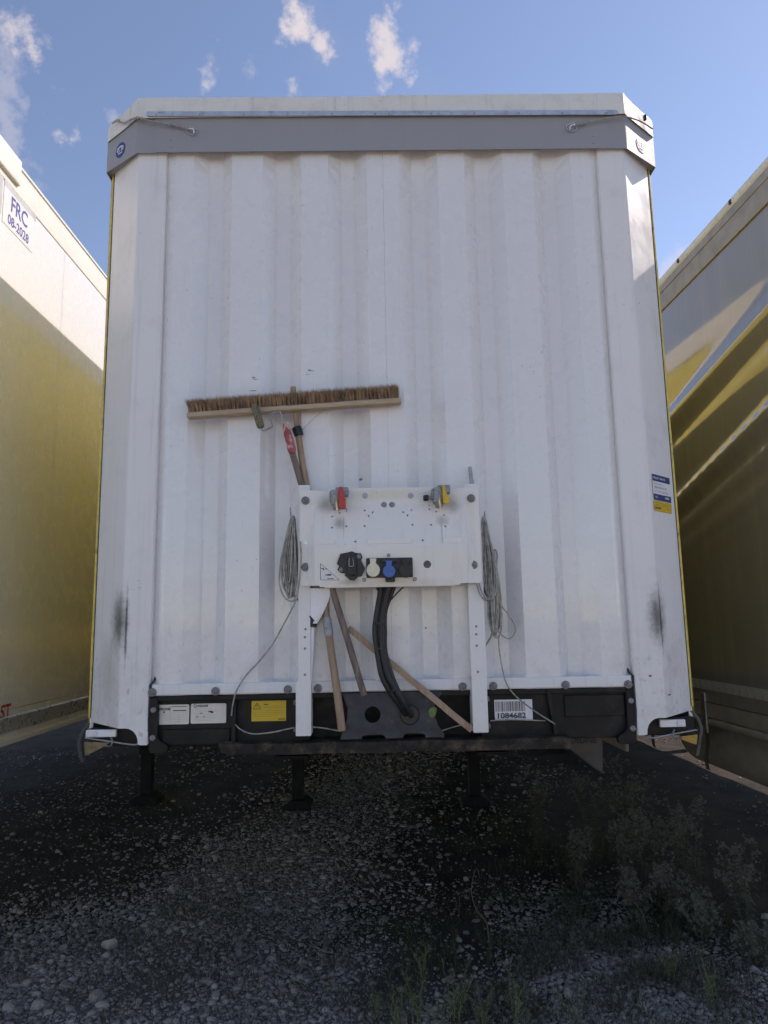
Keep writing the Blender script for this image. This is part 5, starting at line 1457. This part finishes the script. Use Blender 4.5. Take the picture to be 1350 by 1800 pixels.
iv, iff = ico()
def stone_mat(name, lo, hi):
    mt, b, n = bsdf_mat(name)
    gi = n.node('ShaderNodeNewGeometry')
    tcn = n.node('ShaderNodeTexCoord')
    c0 = n.mix(gi.outputs['Random Per Island'], lo, hi)
    c0 = n.mix(n.ramp(n.noise(tcn.outputs['Object'], 45.0, 5, 0.7), 0.4, 0.75, 0, 0.5), c0, tuple(x * 0.55 for x in lo))
    n.link(c0, b.inputs['Base Color'])
    b.inputs['Roughness'].default_value = 0.9
    b.inputs['Specular IOR Level'].default_value = 0.25
    bp = n.node('ShaderNodeBump')
    bp.inputs['Strength'].default_value = 0.4
    bp.inputs['Distance'].default_value = 0.004
    n.link(n.noise(tcn.outputs['Object'], 160.0, 4), bp.inputs['Height'])
    n.link(bp.outputs[0], b.inputs['Normal'])
    return mt


M['stone'] = stone_mat('gravel_stone', (0.18, 0.158, 0.137), (0.43, 0.385, 0.337))
M['stonebig'] = stone_mat('loose_stone', (0.15, 0.135, 0.12), (0.30, 0.273, 0.245))

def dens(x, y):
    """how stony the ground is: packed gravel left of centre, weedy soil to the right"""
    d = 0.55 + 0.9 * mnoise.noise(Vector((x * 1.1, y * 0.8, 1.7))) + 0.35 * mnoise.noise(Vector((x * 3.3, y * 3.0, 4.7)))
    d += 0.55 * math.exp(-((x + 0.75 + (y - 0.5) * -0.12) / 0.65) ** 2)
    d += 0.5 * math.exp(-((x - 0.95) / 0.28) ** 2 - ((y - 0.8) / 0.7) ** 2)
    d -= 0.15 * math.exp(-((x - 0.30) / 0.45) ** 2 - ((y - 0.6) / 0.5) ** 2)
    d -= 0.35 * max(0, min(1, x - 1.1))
    off = 1 - math.exp(-((x + 1.25 - 0.22 * y) / 0.6) ** 2)   # away from the wheel track further back: stones thinned, deepening the under-trailer shade
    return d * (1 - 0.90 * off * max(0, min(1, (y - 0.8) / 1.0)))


N = 84000
P = []
while len(P) < N:
    yy_ = -0.15 + 7.0 * rng.random() ** 1.75
    xw = 2.0 + 0.62 * max(0, yy_)
    xx_ = rng.uniform(-xw - 0.2, xw)
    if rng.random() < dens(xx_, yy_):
        P.append((xx_, yy_))
P = np.array(P)
sz = np.clip(rng.lognormal(math.log(0.0051), 0.50, N), 0.0025, 0.020)
sz *= 1 + 0.10 * P[:, 1]
V_ = np.empty((N, len(iv), 3))
jit = rng.uniform(0.72, 1.2, (N, len(iv), 1))
sc = np.stack([rng.uniform(0.8, 1.5, N), rng.uniform(0.7, 1.1, N), rng.uniform(0.4, 0.8, N)], 1)
ang = rng.uniform(0, 2 * math.pi, N)
base_v = iv[None] * jit * sc[:, None, :] * sz[:, None, None]
ca, sa = np.cos(ang)[:, None], np.sin(ang)[:, None]
V_[..., 0] = base_v[..., 0] * ca - base_v[..., 1] * sa + P[:, 0:1]
V_[..., 1] = base_v[..., 0] * sa + base_v[..., 1] * ca + P[:, 1:2]
gz = np.array([hnoise(a, b) for a, b in P])
V_[..., 2] = base_v[..., 2] + (gz + sz * 0.25)[:, None]
F_ = (iff[None] + (np.arange(N) * len(iv))[:, None, None]).reshape(-1, 3)
me = bpy.data.meshes.new('gravel')
me.vertices.add(N * len(iv))
me.vertices.foreach_set('co', V_.reshape(-1))
me.loops.add(len(F_) * 3)
me.loops.foreach_set('vertex_index', F_.reshape(-1).astype(np.int32))
me.polygons.add(len(F_))
me.polygons.foreach_set('loop_start', np.arange(0, len(F_) * 3, 3, dtype=np.int32))
me.update(calc_edges=True)
me.validate()
me.materials.append(M['stone'])
go = bpy.data.objects.new('gravel', me)
col.objects.link(go)
tag(go, 'loose grey gravel strewn over the dark soil under the trailers', 'gravel', kind='stuff')

# the bigger stones one can pick out, each its own object on the ground
stone_meshes = []
for k in range(10):
    bm = bmesh.new()
    bmesh.ops.create_icosphere(bm, subdivisions=2, radius=1.0)
    rs = random.Random(k + 40)
    cuts = [(Vector((rs.gauss(0, 1), rs.gauss(0, 1), rs.gauss(0, 0.8))).normalized(), rs.uniform(0.45, 0.85)) for _ in range(9)]
    for v in bm.verts:
        for nrm, dist in cuts:
            t_ = v.co.dot(nrm) - dist
            if t_ > 0:
                v.co -= nrm * t_
        v.co += Vector((rs.gauss(0, 0.025), rs.gauss(0, 0.025), rs.gauss(0, 0.025)))
    me = bpy.data.meshes.new('stone')
    bm.to_mesh(me)
    bm.free()
    me.materials.append(M['stonebig'] if k % 3 == 0 else M['stone'])
    stone_meshes.append(me)
fixed = [(-1.412, 0.878, 0.0504), (-1.293, 0.404, 0.0399), (-1.242, 0.332, 0.0313), (-1.425, 1.230, 0.0286), (-1.271, 1.028, 0.0272), (-0.857, 0.521, 0.0318), (-0.924, 0.534, 0.0213), (-0.781, 0.389, 0.0256), (-0.877, 0.315, 0.0152), (-1.651, 0.878, 0.0302), (-1.517, 0.909, 0.0270), (-1.666, 0.545, 0.0283), (-1.522, 0.345, 0.0375), (-1.637, 0.337, 0.0378), (-1.452, 0.297, 0.0263), (-1.467, 0.494, 0.0302), (-1.345, 0.673, 0.0226), (1.318, 1.420, 0.0396), (1.304, 1.285, 0.0321), (1.390, 1.347, 0.0294), (1.473, 1.308, 0.0359), (1.553, 1.271, 0.0326), (1.179, 1.563, 0.0336), (0.724, 0.308, 0.0328), (1.007, 0.227, 0.0353), (0.586, 0.338, 0.0227), (0.549, 0.335, 0.0176), (0.545, 0.437, 0.0206), (0.663, 0.457, 0.0182), (0.902, 0.496, 0.0213), (1.000, 0.600, 0.0192), (1.174, 0.830, 0.0204), (0.842, 0.913, 0.0203), (0.804, 0.609, 0.0217), (-0.431, 1.354, 0.0250), (-0.416, 1.809, 0.0274), (-0.263, 1.187, 0.0241), (-0.440, 0.673, 0.0270), (-0.582, 0.738, 0.0248), (-0.759, 0.807, 0.0253), (-0.264, 0.412, 0.0228), (-1.338, 1.672, 0.0275), (-1.529, 1.731, 0.0245), (-2.115, 1.371, 0.0240), (1.966, 1.061, 0.0259), (1.841, 0.859, 0.0247), (1.122, 0.538, 0.0191), (0.370, 0.939, 0.0201), (-1.599, 2.737, 0.0291), (-1.879, 2.269, 0.0274), (-1.765, 4.107, 0.0303), (-0.775, 1.001, 0.0235)]
random.seed(77)
cnt = 0
def put_stone(x, y, s):
    global cnt
    o = bpy.data.objects.new('stone', random.choice(stone_meshes))
    o.scale = (s * random.uniform(0.9, 1.4), s * random.uniform(0.8, 1.1), s * random.uniform(0.5, 0.8))
    o.rotation_euler = (random.uniform(-0.3, 0.3), random.uniform(-0.3, 0.3), random.uniform(0, 6.28))
    o.location = (x, y, hnoise(x, y) + s * 0.22)
    col.objects.link(o)
    o.parent = ground
    cnt += 1
for x, y, s in fixed:
    put_stone(x, y, s)
while cnt < 290:
    y = -0.05 + 4.2 * random.random() ** 1.7
    x = random.uniform(-1.7 - 0.4 * y, 1.5 + 0.3 * y)
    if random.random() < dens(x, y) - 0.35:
        put_stone(x, y, random.uniform(0.009, 0.021) * (1 + 0.12 * y))
# ================================================================== weeds
def leafmat(name, c, var=0.35):
    mt, b, n = bsdf_mat(name)
    gi = n.node('ShaderNodeNewGeometry')
    cc = n.mix(gi.outputs['Random Per Island'], tuple(x * (1 - var) for x in c), tuple(x * (1 + var) for x in c))
    n.link(cc, b.inputs['Base Color'])
    b.inputs['Roughness'].default_value = 0.65
    b.inputs['Specular IOR Level'].default_value = 0.25
    return mt


M['weedgreen'] = leafmat('weed_green', (0.15, 0.175, 0.08))
M['weeddark'] = leafmat('weed_dark', (0.062, 0.070, 0.036))
M['weedgrey'] = leafmat('weed_greygreen', (0.085, 0.092, 0.062))
M['stemdry'] = leafmat('stem_dry', (0.11, 0.098, 0.07), 0.2)
M['seedhead'] = leafmat('seed_head', (0.18, 0.175, 0.14), 0.35)


def stem_pts(base, h, lean, rg, n=7, curl=0.0):
    out = []
    for k in range(n):
        f = k / (n - 1)
        out.append(Vector(base) + Vector((lean[0] * f ** 1.5 * h + rg.gauss(0, 0.006) * f, lean[1] * f ** 1.5 * h + rg.gauss(0, 0.006) * f, h * f * (1 - 0.25 * curl * f))))
    return out


def blade(vs, fs, p, d, ln, w, rg, droop=0.3):
    d = d.normalized()
    side = d.cross(Vector((0, 0, 1)))
    side = side.normalized() if side.length > 1e-3 else Vector((1, 0, 0))
    side = (side + Vector((0, 0, rg.uniform(-0.6, 0.6)))).normalized() * w
    m_ = p + d * ln * 0.5
    t_ = p + d * ln - Vector((0, 0, ln * droop))
    k = len(vs)
    vs += [p, m_ - side, m_ + side, t_]
    fs += [(k, k + 1, k + 2), (k + 1, k + 3, k + 2)]


def feathery(x, y, h, nst, seed, label, mat='weedgreen', spread=0.5, leaf=0.022, group='feathery green weeds in the foreground'):
    rg = random.Random(seed)
    z0 = hnoise(x, y)
    t_ = thing('feathery_weed', label, 'plant', (x, y, z0), group)
    sm_, vs, fs = MB(), [], []
    for i in range(nst):
        a = rg.uniform(0, 6.28)
        ln = (math.cos(a) * rg.uniform(0.05, spread), math.sin(a) * rg.uniform(0.05, spread))
        hh_ = h * rg.uniform(0.55, 1.0)
        pts = stem_pts((x + rg.gauss(0, 0.012), y + rg.gauss(0, 0.012), z0), hh_, ln, rg, 8)
        sm_.tube(pts, [0.0019 * (1 - 0.75 * k / 7) for k in range(8)], 4)
        for k in range(int(hh_ * 260)):
            f = rg.uniform(0.12, 1.0)
            j = min(6, int(f * 7))
            p = pts[j].lerp(pts[j + 1], f * 7 - j)
            a2 = rg.uniform(0, 6.28)
            d = Vector((math.cos(a2), math.sin(a2), rg.uniform(0.3, 1.1)))
            blade(vs, fs, p, d, leaf * rg.uniform(0.5, 1.1) * (1.25 - 0.6 * f), 0.0011, rg, 0.1)
        for br_ in range(rg.randint(2, 5)):
            j = rg.randint(2, 6)
            a2 = rg.uniform(0, 6.28)
            d = Vector((math.cos(a2), math.sin(a2), rg.uniform(0.7, 1.5))).normalized()
            bl_ = hh_ * rg.uniform(0.12, 0.3)
            q = [pts[j] + d * bl_ * u_ / 3 for u_ in range(4)]
            sm_.tube(q, [0.0011, 0.0009, 0.0007, 0.0004], 3)
            for k in range(int(bl_ * 260)):
                p = q[0].lerp(q[3], rg.random())
                a3 = rg.uniform(0, 6.28)
                blade(vs, fs, p, Vector((math.cos(a3), math.sin(a3), rg.uniform(0.4, 1.2))), leaf * rg.uniform(0.35, 0.8), 0.0010, rg, 0.1)
    sm_.build('stem', mat, t_, recalc=False)
    lm = MB()
    lm.v, lm.f = vs, fs
    lm.build('foliage', mat, t_, recalc=False)


green_spots = [(0.077, 0.122, 0.22, 6, 'bright green feathery weed at the lower edge, left of its clump'),
               (0.227, 0.156, 0.27, 7, 'tall bright green feathery weed in the centre of the lower edge'),
               (-0.004, 0.029, 0.19, 6, 'low green feathery weed at the bottom, farthest left of the clump'),
               (0.146, 0.004, 0.20, 7, 'green feathery weed at the bottom edge below the tallest one'),
               (0.325, 0.052, 0.20, 6, 'bushy green feathery weed at the bottom, right of the tallest one'),
               (0.452, 0.028, 0.20, 5, 'small dull green weed at the right end of the bottom clump'),
               (-0.091, 0.171, 0.16, 4, 'thin green shoots at the left end of the bottom clump'),
               (0.472, 0.187, 0.26, 1, 'single pale green stalk right of the bottom clump'),
               (0.111, 0.484, 0.20, 5, 'dark feathery weed behind the bright clump, on its left'),
               (0.279, 0.636, 0.20, 6, 'dark feathery weed behind the bright clump, in the middle'),
               (0.429, 0.573, 0.20, 5, 'dark feathery weed behind the bright clump, on its right'),
               (0.076, 0.825, 0.16, 4, 'dim feathery weed farthest back in the middle of the ground'),
               (0.689, 0.095, 0.16, 4, 'small dark weed beside the pale stones at the lower right'),
               (1.293, 0.236, 0.20, 6, 'dark weed in the lower right corner, near the frame edge'),
               (1.208, 0.430, 0.16, 5, 'dark weed in the lower right, behind the corner weed')]
names = ['tall', 'bushy', 'short', 'leaning', 'sparse', 'thin']
for i, (gx_, gy_, gh, gn, gl) in enumerate(green_spots):
    feathery(gx_, gy_, gh, gn, 100 + i, gl, 'weedgreen' if gy_ < 0.55 else 'weeddark')


def flowering(x, y, h, nst, seed, label, spread=0.30, head=0.05):
    rg = random.Random(seed)
    z0 = hnoise(x, y)
    t_ = thing('seeding_weed', label, 'plant', (x, y, z0), 'tall seeding weeds at the right')
    sm_, vs, fs, hv_, hf_ = MB(), [], [], [], []
    for i in range(nst):
        a = rg.uniform(0, 6.28)
        ln = (math.cos(a) * rg.uniform(0.05, spread), math.sin(a) * rg.uniform(0.05, spread))
        hh_ = h * rg.uniform(0.6, 1.0)
        pts = stem_pts((x + rg.gauss(0, 0.03), y + rg.gauss(0, 0.03), z0), hh_, ln, rg, 9)
        sm_.tube(pts, [0.0020 * (1 - 0.7 * k / 8) for k in range(9)], 4)
        for k in range(int(hh_ * 130)):
            f = rg.uniform(0.05, 0.85)
            j = min(7, int(f * 8))
            p = pts[j].lerp(pts[j + 1], f * 8 - j)
            a2 = rg.uniform(0, 6.28)
            blade(vs, fs, p, Vector((math.cos(a2), math.sin(a2), rg.uniform(-0.2, 0.9))), 0.060 * rg.uniform(0.4, 1.0), 0.0052, rg, 0.35)
        for br_ in range(rg.randint(5, 9)):
            j = rg.randint(6, 7)
            p0 = pts[j].lerp(pts[j + 1], rg.random())
            a2 = rg.uniform(0, 6.28)
            d = Vector((math.cos(a2), math.sin(a2), rg.uniform(0.5, 1.6))).normalized()
            bl_ = rg.uniform(0.03, 0.10)
            p1 = p0 + d * bl_
            sm_.tube([p0, (p0 + p1) / 2 + Vector((0, 0, -0.004)), p1], [0.0012, 0.001, 0.0007], 3)
            for hd_ in range(rg.randint(3, 6)):
                c_ = p1 + Vector((rg.gauss(0, 0.013), rg.gauss(0, 0.013), rg.gauss(0, 0.012)))
                for q in range(9):
                    a3 = rg.uniform(0, 6.28)
                    blade(hv_, hf_, c_, Vector((math.cos(a3), math.sin(a3), rg.uniform(-0.5, 1.6))), rg.uniform(0.008, 0.018), 0.0030, rg, 0.0)
    sm_.build('stem', 'stemdry', t_, recalc=False)
    lm = MB()
    lm.v, lm.f = vs, fs
    lm.build('foliage', 'weedgrey', t_, recalc=False)
    hm = MB()
    hm.v, hm.f = hv_, hf_
    hm.build('seed_heads', 'seedhead', t_, recalc=False)


for i, (wx, wy, wh, wn_, wl) in enumerate([(1.478, 1.700, 0.700, 11, 'tallest seeding weed under the right corner of the white trailer'),
              (1.343, 2.000, 0.572, 5, 'thin seeding weed growing in front of the grey storage box'),
              (1.063, 2.300, 0.498, 8, 'seeding weed standing left of the grey storage box'),
              (1.308, 1.350, 0.447, 8, 'seeding weed with pale heads in front of the tallest one'),
              (1.113, 1.500, 0.347, 6, 'low seeding weed left of the pale-headed one'),
              (1.506, 1.300, 0.488, 8, 'seeding weed in the middle of the right-hand clump'),
              (1.629, 1.150, 0.584, 9, 'pale seeding weed right of the hanging strap corner'),
              (1.776, 0.850, 0.414, 7, 'small seeding weed nearest the right edge of the picture'),
              (1.235, 0.950, 0.254, 5, 'short seeding weed above the row of pale stones'),
              (1.514, 0.800, 0.164, 6, 'short weed low at the right, left of the edge one'),
              (1.646, 0.550, 0.120, 6, 'low weed at the right edge, nearest the camera'),
              (1.463, 1.000, 0.261, 6, 'knee-high weed below the pale seeding one')]):
    flowering(wx, wy, wh, wn_, 300 + i, wl)

# dry bent stalk in the middle
rg = random.Random(9)
dw = thing('dry_stalk', 'dry curled brown stalk bending over among the foreground weeds', 'plant', (0.4428, 0.6278, 0.0000))
sm_ = MB()
sm_.tube(spline([(0.4428, 0.6278, 0.0000), (0.4388, 0.6278, 0.0981), (0.4309, 0.6278, 0.1675), (0.3875, 0.6278, 0.2230), (0.3662, 0.6278, 0.2984), (0.3771, 0.6278, 0.3737), (0.3945, 0.6278, 0.4062), (0.4089, 0.6278, 0.3604)], 5), [0.0030 - 0.0018 * k / (5 * 7) for k in range(36)], 5)
for p, q in [((0.3665, 0.6278, 0.3060), (0.3065, 0.6778, 0.2720)), ((0.4388, 0.6278, 0.0981), (0.4881, 0.6778, 0.1846)), ((0.4309, 0.6278, 0.1675), (0.3938, 0.6778, 0.2043)), ((0.3771, 0.6278, 0.3737), (0.4198, 0.6778, 0.3154)), ((0.4404, 0.6278, 0.0735), (0.5705, 0.6778, 0.0874)), ((0.3875, 0.6278, 0.2230), (0.4083, 0.6778, 0.2292)), ((0.3093, 0.6278, 0.2846), (0.3086, 0.6778, 0.1759))]:
    sm_.tube(spline([p, [(p[i] + q[i]) / 2 + (0.012 if i == 2 else 0) for i in range(3)], q], 4), [0.0014 - 0.0009 * k / 8 for k in range(9)], 4)
sm_.build('stem', 'stemdry', dw, recalc=False)
vs, fs = [], []
for p, q in [((0.3665, 0.6278, 0.3060), (0.3065, 0.6778, 0.2720)), ((0.4388, 0.6278, 0.0981), (0.4881, 0.6778, 0.1846)), ((0.4309, 0.6278, 0.1675), (0.3938, 0.6778, 0.2043)), ((0.3771, 0.6278, 0.3737), (0.4198, 0.6778, 0.3154)), ((0.4404, 0.6278, 0.0735), (0.5705, 0.6778, 0.0874)), ((0.3875, 0.6278, 0.2230), (0.4083, 0.6778, 0.2292)), ((0.3093, 0.6278, 0.2846), (0.3086, 0.6778, 0.1759))]:
    for k in range(14):
        pp = Vector(p).lerp(Vector(q), rg.random())
        blade(vs, fs, pp, Vector((rg.gauss(0, 1), rg.gauss(0, 1), rg.gauss(0, 1))), 0.016, 0.0018, rg)
lm = MB()
lm.v, lm.f = vs, fs
lm.build('dry_leaf_tufts', 'stemdry', dw, recalc=False)

# white stub on the soil
p = (0.2073, 1.6088, 0.0050)
tag(MB().tube([p, (p[0] + 0.035, p[1] + 0.004, p[2] - 0.001)], 0.004, 8).build('white_stub', 'stk_clean', smooth=50), 'small white paper stub lying on the dark soil', 'litter')

# low ground cover: countless blades
vs, fs = [], []
rg = random.Random(51)
def cover(n, cx_, cy_, rx, ry, h):
    for k in range(n):
        x = rg.gauss(cx_, rx)
        y = rg.gauss(cy_, ry)
        if y < -0.25 or mnoise.noise(Vector((x * 4, y * 4, 8.8))) < -0.12:
            continue
        p = Vector((x, y, hnoise(x, y)))
        blade(vs, fs, p, Vector((rg.gauss(0, 0.6), rg.gauss(0, 0.6), 1)), h * rg.uniform(0.35, 1.1), 0.0016, rg, 0.12)
cover(8000, 0.35, 0.45, 0.40, 0.40, 0.075)
cover(7000, 1.25, 0.75, 0.30, 0.50, 0.10)
cover(6000, 1.35, 2.0, 0.5, 0.7, 0.14)
cover(4500, -1.3, 1.1, 0.40, 0.45, 0.06)
cover(3000, -2.0, 2.8, 0.7, 0.9, 0.10)
cover(3500, 0.5, 1.7, 0.8, 0.7, 0.06)
cover(2500, -0.9, 0.2, 0.8, 0.3, 0.045)
lm = MB()
lm.v, lm.f = vs, fs
tag(lm.build('grass', 'weeddark', recalc=False), 'short dark grass and weeds between the gravel', 'grass', kind='stuff')
